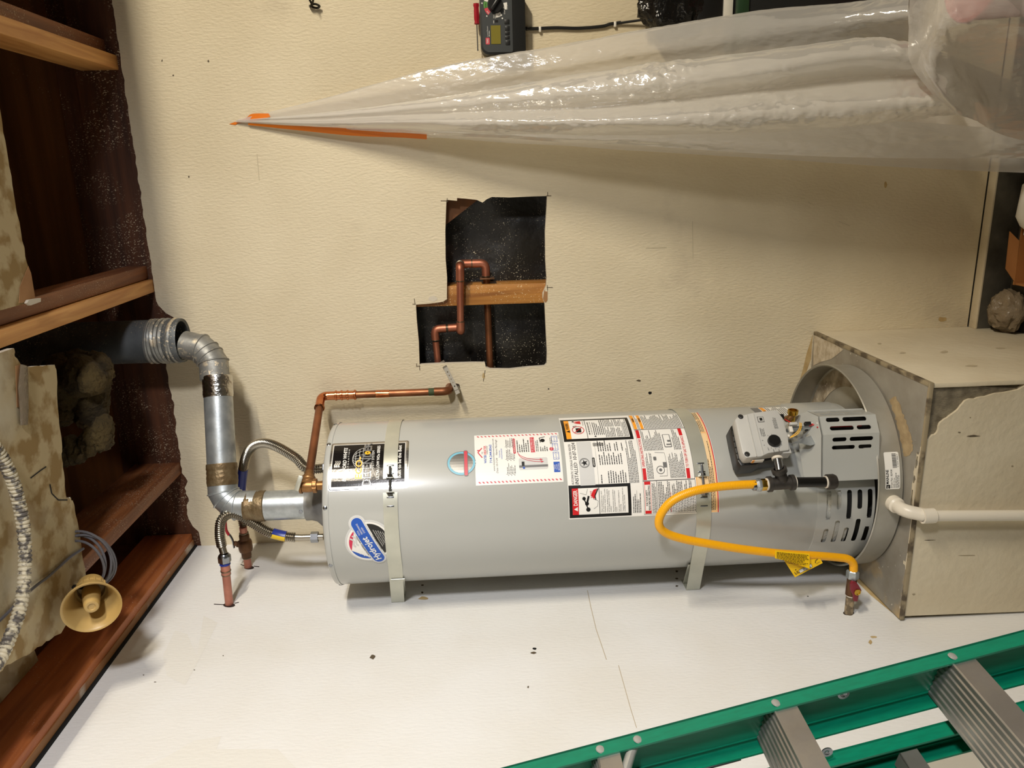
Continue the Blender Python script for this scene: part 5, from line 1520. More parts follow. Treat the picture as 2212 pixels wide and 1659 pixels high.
# gas stop on the wall
gv = thing('gas_valve', 'brass gas valve with a dark red handle on a plaster-splashed wall stub', 'valve', gst)
ga = (at(1842, 1238, 'Y', yg) - V((0, yg, gst.z))).normalized()
def gp(s): return V((0, yg, gst.z)) + ga * s
s_nut = (at(1841, 1242, 'Y', yg) - gst).length
MB().tube([gp(-.012), gp(s_nut * .52)], .0108, 18).build('stub', K['bvent'] if False else M('splashed_pipe', S(168, 150, 120), .6, .3, c2=S(110, 96, 76), vs=60, ramp=(.45, .6), bump=.5, bs=60), gv)
MB().lathe([(.0110, 0), (.0122, .001), (.0122, .007), (.0110, .008)], gp(s_nut * .46), ga, n=18).build('sealant', K['teflon'], gv)
MB().lathe([(.0105, 0), (.0132, .002), (.0132, .022), (.0125, .03), (.0125, .055)], gp(s_nut * .48), ga, n=20).build('body', K['bronze_d'], gv)
MB().lathe([(.011, -.006), (.0158, -.004), (.0158, .014), (.012, .018)], gp(s_nut - .004), ga, n=6).build('nut', K['galv'], gv)
hc = at(1851, 1278, 'Y', yg - .022)
MB().prism([(q.x, q.z) for q in (at(1838, 1262, 'Y', yg - .024), at(1842, 1256, 'Y', yg - .024), at(1850, 1258, 'Y', yg - .024), at(1856, 1266, 'Y', yg - .024), at(1862, 1276, 'Y', yg - .024), at(1856, 1284, 'Y', yg - .024), at(1853, 1300, 'Y', yg - .024), at(1845, 1300, 'Y', yg - .024), at(1843, 1286, 'Y', yg - .024), at(1838, 1276, 'Y', yg - .024))],
           lambda u, v: V((u, yg - .024, v)), (0, .008, 0)).build('handle', K['redknob'], gv, bevel=.002)
MB().lathe([(.0085, .0), (.0085, .002), (.0062, .0024), (.006, .001), (0, .001)], V((hc.x, yg - .0245, hc.z)), (0, -1, 0), n=18).build('handle_screw', K['brass'], gv)
MB().lathe([(.006, 0), (.006, .02)], V((hc.x, yg - .018, hc.z)), V((gp(s_nut * .62) - V((hc.x, yg - .018, hc.z)))), n=14).build('spindle', K['bronze_d'], gv)
# ================================================================== LADDER
ly = -1.30
lad = thing('stepladder', 'folded green stepladder with grey metal steps leaning on the left wall', 'ladder', (.5, -1.55, 0))
LA, LB = at(1080, 1659, 'Y', ly), at(2212, 1360, 'Y', ly)
ud = (LA - LB).normalized()                       # up the rail
fd = V((1.0, -.12, -.16)).normalized()            # out of the ladder's front, along its level treads
yd = V((-.10, -.995, 0)).normalized()             # across, towards the camera
base = LB + ud * ((0.0 - LB.z) / ud.z)
def lpt(s, f, y): return base + ud * s + fd * f + yd * y
def channel(nm, y0, sgn, s0, s1, f0, depth, fl, mat, th=.004, par=lad):
    """C-channel rail; y0 is the web's outer face, the flanges point along sgn"""
    m_ = MB()
    def slab(fa, fb, ya, yb):
        m_.hexa([lpt(s, f, y) for s in (s0, s1) for f, y in ((fa, ya), (fb, ya), (fb, yb), (fa, yb))])
    slab(f0 - depth, f0, y0, y0 + sgn * th)
    slab(f0 - th, f0, y0, y0 + sgn * fl)
    slab(f0 - depth, f0 - depth + th, y0, y0 + sgn * fl)
    slab(f0 - depth + .012, f0 - depth + .014, y0 + sgn * th, y0 + sgn * (th + .002))
    return m_.build(nm, mat, par, weld=False)
LTOP = 1.86
sl_ = lambda z: (z / ud.z)
channel('step_rail', 0.0, 1, 0.0, sl_(LTOP), 0.0, .092, .027, K['ladder'])
channel('step_rail', .46, -1, 0.0, sl_(LTOP), 0.0, .092, .027, K['ladder'])
ro = .116
channel('support_rail', .036, 1, .06, sl_(LTOP - .1), -ro, .052, .026, K['ladder'])
channel('support_rail', .424, -1, .06, sl_(LTOP - .1), -ro, .052, .026, K['ladder'])
MB().hexa([lpt(s, f, y) for s in (sl_(LTOP) - .05, sl_(LTOP) + .012) for f, y in ((.008, -.008), (.008, .468), (-.10, .468), (-.10, -.008))]).build('top_cap', K['ladder'], lad, bevel=.006)
zst = [at(px, py, 'Y', ly).z for px, py in ((1288, 1632), (1664, 1537), (2036, 1436))]
sps = [z / ud.z for z in zst]
pitch = (sps[0] - sps[2]) / 2
levels = [s for s in [sps[0] - pitch * k for k in range(-1, 6)] if .08 < s < sl_(LTOP) - .1]
for s in levels:
    m_ = MB()
    y0, y1 = .0045, .4555
    f1, f0 = -.004, -.084
    prof = []
    # ribbed tread
    k = 0
    f = f0
    while f < f1 - .006:
        prof += [(f, 0.0), (f + .003, 0.0), (f + .004, .0022), (f + .007, .0022), (f + .008, 0.0)]
        f += .0105
    prof += [(f1, .001), (f1, -.034), (f1 - .003, -.034), (f1 - .003, -.003), (f0 + .003, -.003), (f0 + .003, -.026), (f0, -.026)]
    n = len(prof)
    vs = [lpt(s + h, q, y) for y in (y0, y1) for q, h in prof]
    m_.add(vs, [(i, (i + 1) % n, n + (i + 1) % n, n + i) for i in range(n)])
    m_.build('step', K['alu'], lad, angle=20)
    for y in (.015, .445):
        MB().lathe([(.0075, 0), (.0068, .0018), (.003, .003), (0, .003)], lpt(s - .016 + .012, .0, y), fd, n=14).build('rivet', K['rivet'], lad)
# braces and loose hardware
b0 = at(1373, 1591, 'Y', ly)
sb = b0.z / ud.z
MB().lathe([(.0075, 0), (.0068, .0018), (.003, .003), (0, .003)], lpt(sb, 0, .015), fd, n=14).build('rivet', K['rivet'], lad)
MB().tube([lpt(sb, -.012, .012), lpt(sb + .012, -.016, .028), lpt(sb + .10, -.03, .20)], [.008, .011, .011], 12, flat=.7).build('step_brace', K['rivet'], lad)
for zz_, px, py in ((0, 1821, 1498),):
    w_ = at(px, py, 'Y', ly - .004)
    MB().lathe([(.0095, 0), (.0095, .0016), (.0055, .0018), (.0045, .001), (0, .001)], w_ + V((0, -.0005, 0)), yd, n=18).build('eyelet', K['bolt'], lad)
w_ = at(1786, 1624, 'Y', ly - .040)
MB().lathe([(.009, 0), (.009, .0016), (.005, .0018), (.004, .001), (0, .001)], w_, yd, n=18).build('eyelet', K['bolt'], lad)
rb0 = at(2010, 1600, 'Y', ly - .066)
sr = rb0.z / ud.z
for k in range(3):
    s = sr + (k - 0) * .40 if k else sr
    if s > sl_(1.7): continue
    MB().hexa([lpt(s + h, f, y) for h in (-.014, .014) for f, y in ((-ro - .012, .062), (-ro - .0105, .062), (-ro - .0105, .40), (-ro - .012, .40))]).build('brace_bar', K['alu'], lad)
    MB().hexa([lpt(s + h, f, y) for h in (.0125, .014) for f, y in ((-ro - .034, .062), (-ro - .0105, .062), (-ro - .0105, .40), (-ro - .034, .40))]).build('brace_bar', K['alu'], lad)
sp_ = at(1600, 1640, 'Y', ly - .05)
ss = sp_.z / ud.z
MB().tube([lpt(ss - .03, -.094, .02), lpt(ss + .045, -.092, .022)], .0075, 10, flat=.5).build('spreader', K['blackp'], lad)
for y in (-.002, .462):
    MB().hexa([lpt(s, f, y_) for s in (.002, .05) for f, y_ in ((.004, y - .004), (.004, y + .004 + (.03 if y < .1 else 0)), (-.083, y + .004 + (.03 if y < .1 else 0)), (-.083, y - .004))]).build('foot', K['blackp'], lad, bevel=.002)

# ================================================================== HORN SPEAKER, CABLES, CONDUIT
hc = at(198, 1312, 'Z', 2.52)
hax = (V((CAM.x - hc.x, CAM.y - hc.y, CAM.z - hc.z)).normalized() + V((.0, -.25, .20)) * .5)
back = at(193, 1238, 'Z', 2.485)
hax = -V((.006, .115, .054)).normalized()
horn = thing('horn_speaker', 'ivory plastic horn speaker under the corner of the ceiling', 'speaker', hc)
HR = .0575
HK = HR / .069
def hp_(prof): return [(r * HK, h * HK) for r, h in prof]
MB().lathe(hp_([(.068, .0), (.071, .001), (.071, -.003), (.066, -.006), (.056, -.030), (.045, -.062), (.040, -.078), (.037, -.078), (.042, -.060), (.053, -.030), (.064, -.004), (.068, 0)]), hc, hax, n=48).build('bell', K['horn'], horn)
MB().lathe(hp_([(0, .002), (.008, .002), (.0095, .0045), (.0125, .0052), (.0165, .004), (.0185, .0), (.0195, -.010), (.022, -.05), (.023, -.078)]), hc - hax * .005, hax, n=36).build('throat_plug', K['horn'], horn)
MB().lathe(hp_([(.040, -.064), (.041, -.066), (.041, -.086), (.034, -.092), (.034, -.118), (0, -.118)]), hc, hax, n=36).build('driver_housing', K['horn'], horn)
m_ = MB()
fa, fb_, _ = frame_of(hax)
for k in range(18):
    t = k * 2 * PI / 18
    r_ = fa * math.cos(t) + fb_ * math.sin(t)
    m_.obox(hc - hax * .077 * HK + r_ * .0415 * HK, r_, r_.cross(hax), hax, (.0025, .003, .016))
m_.build('grip_ribs', K['horn'], horn)
mt_ = hc - hax * .085
wallp = V((mt_.x + .004, mt_.y + .004, ZB - .0004))
MB().tube([mt_, mt_ + (wallp - mt_) * .5, wallp], .007, 10, flat=.5).build('bracket', K['blackp'], horn)
# coil of grey cable hanging in the joist bay behind the horn
coil = thing('cable_coil', 'coiled grey cable hanging from the ceiling edge above the horn speaker', 'cable', at(185, 1210, 'Y', -.66))
cy_ = -.655
cc0 = at(183, 1213, 'Y', cy_)
for k in range(6):
    pts = []
    rx_, rz_ = .058 + k * .0035, .052 + k * .002
    o_ = V((rnd.uniform(-.004, .004), -.010 + k * .004, rnd.uniform(-.003, .003)))
    for i in range(41):
        t = 2 * PI * i / 40
        pts.append(cc0 + o_ + V((rx_ * math.cos(t), .012 * math.sin(t + k), rz_ * math.sin(t))))
    MB().tube(pts, .0030, 8, caps=False).build('loop', K['wire_g'], coil)
MB().tube(spline([at(205, 1255, 'Z', 2.60), at(214, 1262, 'Z', 2.58), hc - hax * .092], 8), .003, 8).build('lead', K['wire_g'], coil)
lead = thing('thin_cable', 'thin grey cable running slack across the stained ceiling board', 'cable', at(100, 1270, 'Z', ZB - .004))
MB().tube(spline([at(180, 1185, 'Z', ZB - .004), at(150, 1205, 'Z', ZB - .0045), at(105, 1245, 'Z', ZB - .006), at(82, 1262, 'Z', ZB - .007), at(50, 1290, 'Z', ZB - .0045), at(0, 1340, 'Z', ZB - .004), at(-60, 1390, 'Z', ZB - .004)], 8), .0030, 8).build('cable', K['wire_g'], lead)
cnd = thing('flex_conduit', 'plaster-coated flexible metal conduit curving below the ceiling board', 'conduit', at(50, 1200, 'Z', ZB - .03))
zc_ = ZB - .030
pts = [at(-70, 900, 'Z', zc_), at(-30, 945, 'Z', zc_), at(2, 985, 'Z', zc_), at(28, 1040, 'Z', zc_), at(46, 1110, 'Z', zc_), at(54, 1180, 'Z', zc_), at(52, 1260, 'Z', zc_), at(42, 1320, 'Z', zc_), at(22, 1375, 'Z', zc_), at(2, 1420, 'Z', zc_), at(-40, 1480, 'Z', zc_)]
m_ = MB(); corrugated(m_, spline(pts, 12), .0112, .0015, .0085, n=14); m_.build('conduit', K['conduit'], cnd)

# ================================================================== TIMER, SCREWDRIVER, CABLE, HOOK
ty = -.046
tl_, br_ = at(1038, -60, 'Y', ty), at(1136, 117, 'Y', ty)
x0, x1, z0, z1 = br_.x, br_.x + .150, br_.z, at(1038, 60, 'Y', ty).z
tm = thing('irrigation_timer', 'dark grey timer box with a dial and display mounted on the wall', 'timer', (x0, 0, z0))
def rr4(a, b, c, d, r1, r2):
    out = []
    for cx_, cy2, an, r in ((b - .004, c + .004, -90, .004), (b - .004, d - .004, 0, .004), (a + r1, d - r1, 90, r1), (a + r2, c + r2, 180, r2)):
        for k in range(6):
            t = math.radians(an + 18 * k)
            out.append((cx_ + r * math.cos(t), cy2 + r * math.sin(t)))
    return out
MB().plate(rr4(x0, x1, z0, z1, .022, .010), [], lambda u, v: V((u, ty, v)), (0, -ty - .0005, 0)).build('case', K['timer_d'], tm, bevel=.004)
zd = at(1107, 60, 'Y', ty).z
MB().plate(rr4(x0 + .006, x1 - .002, zd, z1 - .005, .018, .004), [], lambda u, v: V((u, ty - .0012, v)), (0, .002, 0)).build('face_panel', K['timer'], tm)
tq = lambda px, py: (lambda q: (q.x, q.z))(at(px, py, 'Y', ty - .0015))
a, b = tq(1060, 55), tq(1082, 95)
MB().box((b[0], ty - .0022, b[1]), (a[0], ty - .0008, a[1])).build('display', K['lcd'], tm)
for (px, py, w_, h_) in ((1095, 47, 11, 11), (1096, 61, 10, 11), (1096, 71.5, 10, 8), (1096, 81, 10, 8), (1097, 92, 10, 11)):
    a, b = tq(px - w_ / 2, py - h_ / 2), tq(px + w_ / 2, py + h_ / 2)
    MB().box((b[0] + .0006, ty - .003, b[1]), (a[0] - .0006, ty - .0005, a[1])).build('button', K['timer_d'], tm, bevel=.001)
dx_, dz_ = tq(1070, 10)
MB().lathe([(.0205, 0), (.0195, .010), (0, .010)], V((dx_, ty - .001, dz_)), (0, -1, 0), n=32).build('dial', K['blackp'], tm)
MB().obox(V((dx_, ty - .014, dz_)), V((.8, 0, -.6)), V((0, 1, 0)), V((.6, 0, .8)), (.036, .008, .009)).build('dial_grip', K['blackp'], tm, bevel=.002)
pr = Print(.0003)
def sector(a0, a1, r0, r1, m, lay):
    n = 6
    o = [(dx_ + r1 * math.cos(math.radians(a0 + (a1 - a0) * i / n)), dz_ + r1 * math.sin(math.radians(a0 + (a1 - a0) * i / n))) for i in range(n + 1)]
    i_ = [(dx_ + r0 * math.cos(math.radians(a0 + (a1 - a0) * i / n)), dz_ + r0 * math.sin(math.radians(a0 + (a1 - a0) * i / n))) for i in range(n, -1, -1)]
    pr.poly(o + i_, m, lay)
sector(74, 106, .022, .032, 0, 0); sector(108, 142, .022, .032, 1, 0); sector(180, 214, .022, .032, 2, 0); sector(246, 280, .022, .032, 2, 0); sector(40, 72, .022, .032, 2, 0)
pr.text('RUN', dx_ - .006, dz_ + .0245, .0036, 4, 1, width=.010); pr.text('OFF', dx_ - .0215, dz_ + .0165, .0036, 2, 1, width=.009, rot=.6); pr.para(dx_ - .029, dz_ - .014, dx_ - .023, dz_ - .006, 3, 4, 1)
pr.text('TIME', dx_ - .034, dz_ + .003, .0032, 2, 0, width=.010); pr.text('DATE', dx_ - .034, dz_ - .001, .0032, 2, 0, width=.010); pr.text('START', dx_ - .024, dz_ - .026, .003, 2, 0); pr.text('DAYS', dx_ - .012, dz_ - .033, .003, 2, 0)
pr.disc(dx_ + .004, dz_ + .036, .0018, 2, 0); pr.disc(dx_ - .028, dz_ + .024, .0018, 2, 0); pr.disc(dx_ - .034, dz_ - .018, .002, 2, 0)
a, b = tq(1049, 81.5), tq(1058, 96)
pr.rrect(b[0], b[1], a[0], a[1], .002, 1, 0); pr.text('TORO', (a[0] + b[0]) / 2, b[1] + .0035, .0048, 2, 1, width=(a[0] - b[0]) * .72, align='c', bold=True)
a = tq(1057, 79); pr.text('Lawn', a[0], a[1] + .003, .0034, 3, 0, width=.012); pr.text('Master', a[0] + .013, a[1] + .003, .0034, 3, 0, width=.014); pr.para(a[0], a[1] - .002, a[0] + .02, a[1] + .002, 1, 3, 0)
a, b = tq(1069, 43), tq(1076, 48.5); pr.rect(b[0], b[1], a[0], a[1], 4, 0); pr.para(b[0] - .002, a[1] + .002, a[0] + .004, a[1] + .005, 1, 2, 0)
pr.build('face_print', [M('leaf_green_print', S(92, 150, 72), .4), K['pk'], K['w'], K['lgrey'], K['k']], tm, lambda u, v, w: V((u, ty - .0014 - w, v)))
sd_ = thing('screwdriver', 'small screwdriver with a red handle resting on top of the wall timer', 'screwdriver', (x0 + .03, -.02, z1))
sy = -.028
h0, h1, h2 = at(1027, 7, 'Y', sy), at(1028, 53, 'Y', sy), at(1030, 110, 'Y', sy)
zz0 = z1 + .0095
h0, h1, h2 = V((h0.x, sy, zz0)), V((h1.x, sy, zz0)), V((h2.x, sy, zz0 - .0005))
hdv = (h1 - h0).normalized()
L_ = (h1 - h0).length
MB().lathe([(0, 0), (.0085, .001), (.0092, .006), (.0072, .011), (.0080, .018), (.0080, L_ - .014), (.0065, L_ - .008), (.0078, L_ - .002), (.005, L_), (0, L_)], h0, hdv, n=6).build('handle', K['red'], sd_)
MB().tube([h1, h1.lerp(h2, .9), h2], [.0016, .0016, .0019], 10).build('shaft', K['bolt'], sd_)
cb = thing('timer_cable', 'black cable clipped to the wall below the timer', 'cable', at(1250, 58, 'Y', -.006))
pts = [at(1132, 62, 'Y', -.012), at(1150, 63, 'Y', -.008), at(1200, 61, 'Y', -.006), at(1250, 62, 'Y', -.006), at(1300, 58, 'Y', -.006), at(1318, 53, 'Y', -.006), at(1345, 49, 'Y', -.008), at(1400, 41, 'Y', -.02), at(1440, 34, 'Y', -.04)]
sp = spline(pts, 10)
MB().tube(sp, .0034, 10).build('cable', K['blackp'], cb)
MB().tube([q + V((.0035, .001, .0)) + V((0, 0, 0)) for q in sp[:60]], .0022, 8).build('cable', K['blackp'], cb)
MB().tube([at(1137, 62, 'Y', -.011), at(1144, 62.5, 'Y', -.010)], [.0055, .0035], 10).build('strain_relief', K['blackp'], cb)
for px, py in ((1166, 63), (1328, 52)):
    q = at(px, py, 'Y', -.004)
    MB().box((q.x - .008, -.011, q.z - .0035), (q.x + .006, -.0005, q.z + .0035)).build('clip', K['whitep'], cb, bevel=.0015)
hk = thing('wall_hook', 'dark wire hook screwed into the wall near the ceiling', 'hook', at(672, 8, 'Y', 0))
hy = -.006
MB().tube(spline([at(662, -12, 'Y', -.03), at(668, -2, 'Y', -.026), at(674, 8, 'Y', -.018), at(682, 9, 'Y', -.014), at(690, 13, 'Y', -.012), at(686, 17, 'Y', -.010), at(678, 16, 'Y', -.008), at(672, 12, 'Y', -.006), at(676, 9, 'Y', .004)], 8), .0030, 8).build('wire', M('dark_steel', S(56, 52, 44), .4, .8), hk)
MB().tube(spline([at(670, -14, 'Y', -.05), at(676, -2, 'Y', -.035), at(675, 6, 'Y', -.022), at(671, 14, 'Y', -.012), at(669, 12, 'Y', .004)], 8), .0030, 8).build('wire', bpy.data.materials['dark_steel'], hk)

# ================================================================== PLASTIC SHEET AND WHAT IT COVERS
pm = bpy.data.materials.new('translucent_sheeting')
pm.use_nodes = True
nt = pm.node_tree; N, L = nt.nodes, nt.links
N.remove(N['Principled BSDF'])
out_ = N['Material Output']
tc = N.new('ShaderNodeTexCoord')
def nz(scale, st):
    mp = N.new('ShaderNodeMapping'); mp.inputs['Scale'].default_value = st
    L.new(tc.outputs['Object'], mp.inputs['Vector'])
    n = N.new('ShaderNodeTexNoise'); n.inputs['Scale'].default_value = scale; n.inputs['Detail'].default_value = 3
    L.new(mp.outputs['Vector'], n.inputs['Vector'])
    return n.outputs['Fac']
bmp = N.new('ShaderNodeBump'); bmp.inputs['Strength'].default_value = .45; bmp.inputs['Distance'].default_value = .004
vr = N.new('ShaderNodeTexVoronoi'); vr.inputs['Scale'].default_value = 30; vr.feature = 'DISTANCE_TO_EDGE'
mpv = N.new('ShaderNodeMapping'); mpv.inputs['Scale'].default_value = (1.3, 1, .55)
L.new(tc.outputs['Object'], mpv.inputs['Vector']); L.new(mpv.outputs['Vector'], vr.inputs['Vector'])
ad = N.new('ShaderNodeMath'); ad.operation = 'MULTIPLY_ADD'; ad.inputs[1].default_value = .9
L.new(vr.outputs['Distance'], ad.inputs[0]); L.new(nz(46, (1.5, 1, .5)), ad.inputs[2])
L.new(ad.outputs[0], bmp.inputs['Height'])
df = N.new('ShaderNodeBsdfDiffuse'); df.inputs['Color'].default_value = S(250, 248, 244)
tr = N.new('ShaderNodeBsdfTranslucent'); tr.inputs['Color'].default_value = S(244, 240, 232)
tp = N.new('ShaderNodeBsdfTransparent'); tp.inputs['Color'].default_value = S(236, 232, 224)
gl = N.new('ShaderNodeBsdfGlossy'); gl.inputs['Roughness'].default_value = .13
for x_ in (df, gl): L.new(bmp.outputs['Normal'], x_.inputs['Normal'])
m1 = N.new('ShaderNodeMixShader'); m1.inputs['Fac'].default_value = .30
L.new(df.outputs[0], m1.inputs[1]); L.new(tr.outputs[0], m1.inputs[2])
m2 = N.new('ShaderNodeMixShader'); m2.inputs['Fac'].default_value = .40
L.new(m1.outputs[0], m2.inputs[1]); L.new(tp.outputs[0], m2.inputs[2])
m3 = N.new('ShaderNodeMixShader')
fr_ = N.new('ShaderNodeFresnel'); fr_.inputs['IOR'].default_value = 1.5
mul = N.new('ShaderNodeMath'); mul.operation = 'MULTIPLY_ADD'; mul.inputs[1].default_value = .22; mul.inputs[2].default_value = .08
L.new(fr_.outputs[0], mul.inputs[0]); L.new(mul.outputs[0], m3.inputs['Fac'])
L.new(m2.outputs[0], m3.inputs[1]); L.new(gl.outputs[0], m3.inputs[2])
L.new(m3.outputs[0], out_.inputs['Surface'])

# folds of the sheet, each a line from the taped corner down to the heap; the depths are those of a sheet pulled forward over stacked goods
sheet_ = thing('plastic_sheet', 'translucent plastic sheet taped to the wall, draped over stored goods', 'plastic sheet', at(900, 250, 'Y', 0))
def film(nm, rails_, per, steps, fn):
    R_ = [spline([at(px, py, 'Y', -y) for px, py, y in r], 24) for r in rails_]
    R_ = [resample(r, sum((r[i + 1] - r[i]).length for i in range(len(r) - 1)) / steps) for r in R_]
    nt_ = min(len(r) for r in R_)
    cols = [spline([r[i] for r in R_], per) for i in range(nt_)]
    ns_ = len(cols[0])
    vs = []
    for i in range(nt_):
        for j in range(ns_):
            p, q = cols[i][j], cols[i][min(j + 1, ns_ - 1)] - cols[i][max(j - 1, 0)]
            r = cols[min(i + 1, nt_ - 1)][j] - cols[max(i - 1, 0)][j]
            n = q.cross(r)
            n = n.normalized() if n.length > 1e-12 else V((0, -1, 0))
            if n.y > 0: n = -n
            vs.append(p + n * fn(i / nt_, j / ns_, p))
    m_ = MB()
    m_.add(vs, [(i * ns_ + j, i * ns_ + j + 1, (i + 1) * ns_ + j + 1, (i + 1) * ns_ + j) for i in range(nt_ - 1) for j in range(ns_ - 1)], 0, True)
    return m_.build(nm, pm, sheet_, angle=180, normals=False)
def tn(p, f, st=(1, 1, 1), o=0.0): return noise.noise(V((p.x * f * st[0] + o, p.y * f * st[1], p.z * f * st[2])))
def fold_back(t, s, p):
    return min(1, t * 3) * (.006 * tn(p, 9, (1.4, 1, .5)) + .0022 * abs(tn(p, 26, (1.2, 1, .7), 5)) + .0012 * abs(tn(p, 60, (1.3, 1, .6), 9)))
def fold_front(t, s, p):
    mk = max(0, min(1, (t - .25) * 3)) * max(0, tn(p, 5, (1.5, 1, 1), 3) + .25)
    h = .005 * tn(p, 8, (1.6, 1, .35)) + .004 * abs(tn(p, 20, (1.6, 1, .5), 2))
    h += mk * (.009 * abs(tn(p, 30, (1.1, 1, .8), 7)) + .006 * abs(tn(p, 64, (1, 1, .8), 11)) + .003 * abs(tn(p, 130, (1, 1, 1), 17)))
    return h * min(1, t * 2.5)
film('layer', [
    [(508, 264, .003), (700, 283, .018), (930, 297, .045), (1300, 321, .09), (1700, 346, .14), (1950, 362, .17), (2230, 374, .20)],
    [(509, 264, .004), (700, 277, .018), (930, 285, .04), (1300, 296, .08), (1700, 300, .13), (1950, 296, .16), (2230, 300, .19)],
    [(511, 262, .004), (700, 262, .018), (930, 256, .04), (1300, 240, .08), (1700, 215, .13), (1950, 200, .16), (2230, 200, .18)],
    [(512, 260, .004), (700, 242, .018), (930, 216, .045), (1280, 160, .09), (1580, 122, .14), (1850, 92, .20), (2000, 96, .24)],
    [(513, 259, .004), (700, 228, .02), (930, 185, .055), (1280, 128, .11), (1580, 80, .16), (1800, 46, .22), (1966, 40, .32)],
    [(514, 258, .004), (700, 214, .02), (930, 152, .05), (1140, 113, .08), (1580, 36, .14), (1800, 12, .19), (1964, -6, .30)],
    [(514, 258, .003), (700, 214, .012), (930, 151.5, .035), (1140, 112.5, .06), (1580, 35.5, .12), (1800, 11.5, .17), (1964, -6.5, .28)],
], 16, 320, fold_back)
film('fold', [
    [(509, 264, .006), (700, 280, .025), (930, 291, .06), (1300, 310, .11), (1700, 334, .17), (1950, 341, .20), (2230, 341, .23)],
    [(509, 264, .006), (700, 276, .03), (930, 283, .07), (1300, 298, .125), (1700, 305, .19), (1950, 300, .22), (2230, 312, .25)],
    [(510, 263, .006), (700, 270, .03), (930, 272, .07), (1300, 276, .13), (1700, 270, .20), (1950, 262, .24), (2230, 284, .26)],
], 22, 260, fold_back)
film('fold', [
    [(510, 263, .005), (700, 273.5, .03), (930, 279, .08), (1280, 288, .16), (1580, 283, .23), (1850, 266, .29), (2060, 242, .34)],
    [(510, 263, .008), (700, 274, .045), (930, 280, .11), (1280, 290, .21), (1580, 285, .29), (1850, 268, .35), (2063, 244, .385)],
    [(510, 262, .009), (700, 266, .055), (930, 264, .14), (1280, 262, .26), (1580, 250, .34), (1850, 228, .39), (2050, 212, .42)],
    [(511, 261, .008), (700, 260, .05), (930, 250, .125), (1280, 236, .22), (1580, 208, .285), (1850, 174, .335), (2034, 170, .37)],
    [(511, 260, .008), (700, 256, .05), (930, 244, .12), (1280, 226, .215), (1580, 196, .28), (1850, 162, .33), (2026, 160, .37)],
    [(511, 260, .009), (700, 250, .055), (930, 230, .135), (1280, 196, .25), (1580, 164, .325), (1850, 124, .385), (2000, 126, .40)],
    [(512, 260, .008), (700, 243, .05), (930, 214, .12), (1280, 159, .225), (1580, 121, .30), (1850, 86, .36), (1972, 98, .39)],
    [(512, 260, .005), (700, 243.5, .03), (930, 215, .08), (1280, 161, .16), (1580, 123, .23), (1850, 89, .29), (1975, 100, .33)],
], 14, 420, fold_front)
r2 = [
    [(1966, -40, .36), (1962, 60, .41), (1968, 140, .42), (2010, 200, .42), (2052, 236, .40), (2064, 246, .38)],
    [(1990, -40, .45), (1988, 60, .47), (1996, 140, .47), (2030, 196, .46), (2066, 236, .43), (2080, 252, .40)],
    [(2030, -40, .54), (2030, 50, .54), (2040, 110, .50), (2070, 170, .45), (2100, 220, .40), (2110, 262, .34)],
    [(2110, -40, .57), (2110, 40, .57), (2115, 90, .50), (2130, 160, .42), (2150, 220, .37), (2160, 290, .30)],
    [(2240, -40, .57), (2240, 40, .57), (2240, 90, .49), (2240, 160, .42), (2240, 230, .36), (2240, 310, .28)],
]
r2 = [spline([at(px, py, 'Y', -y) for px, py, y in r], 10) for r in r2]
c2_ = [spline([r[i] for r in r2], 12) for i in range(len(r2[0]))]
n2_ = len(c2_[0])
m_ = MB()
vs = [c2_[i][j] + V((0, -1, 0)) * (.004 * noise.noise(V((i * .14, j * .16, 50))) + .003 * max(0, 1 - 2 * abs(noise.noise(V((i * .1, j * .25, 60))))) ** 3) for i in range(len(c2_)) for j in range(n2_)]
m_.add(vs, [(i * n2_ + j, i * n2_ + j + 1, (i + 1) * n2_ + j + 1, (i + 1) * n2_ + j) for i in range(len(c2_) - 1) for j in range(n2_ - 1)], 0, True)
m_.build('draped_bulge', pm, sheet_, angle=180, normals=False)
# orange tape that holds it
tp_ = thing('orange_tape', 'strip of orange tape holding the corner of the plastic sheet to the wall', 'tape', at(520, 262, 'Y', 0))
def strip(nm, pa, pb, ya, yb):
    m_ = MB()
    n = 12
    a = [spline([at(px, py, 'Y', -y) for px, py, y in pa], n), spline([at(px, py, 'Y', -y) for px, py, y in pb], n)]
    k = len(a[0])
    off = V((0, -.0004, 0))
    m_.add(a[0] + a[1] + [q + off for q in a[0]] + [q + off for q in a[1]], [(i, i + 1, k + i + 1, k + i) for i in range(k - 1)] + [(2 * k + i, 3 * k + i, 3 * k + i + 1, 2 * k + i + 1) for i in range(k - 1)]
           + [(i, 2 * k + i, 2 * k + i + 1, i + 1) for i in range(k - 1)] + [(k + i, k + i + 1, 3 * k + i + 1, 3 * k + i) for i in range(k - 1)], 0, True)
    return m_.build(nm, K['tape'], tp_)
strip('tape_tail', [(536, 266, .010), (640, 272, .028), (780, 274, .042), (860, 279, .050), (922, 287, .056)], [(536, 270, .008), (640, 281, .02), (760, 293, .032), (860, 297, .042), (922, 301, .05)], 0, 0)
strip('tape_end', [(495, 268, .001), (512, 262, .002), (530, 256, .004), (545, 246, .006), (580, 245, .012)], [(508, 270, .001), (516, 266, .002), (534, 264, .004), (552, 262, .008), (584, 252, .014)], 0, 0)

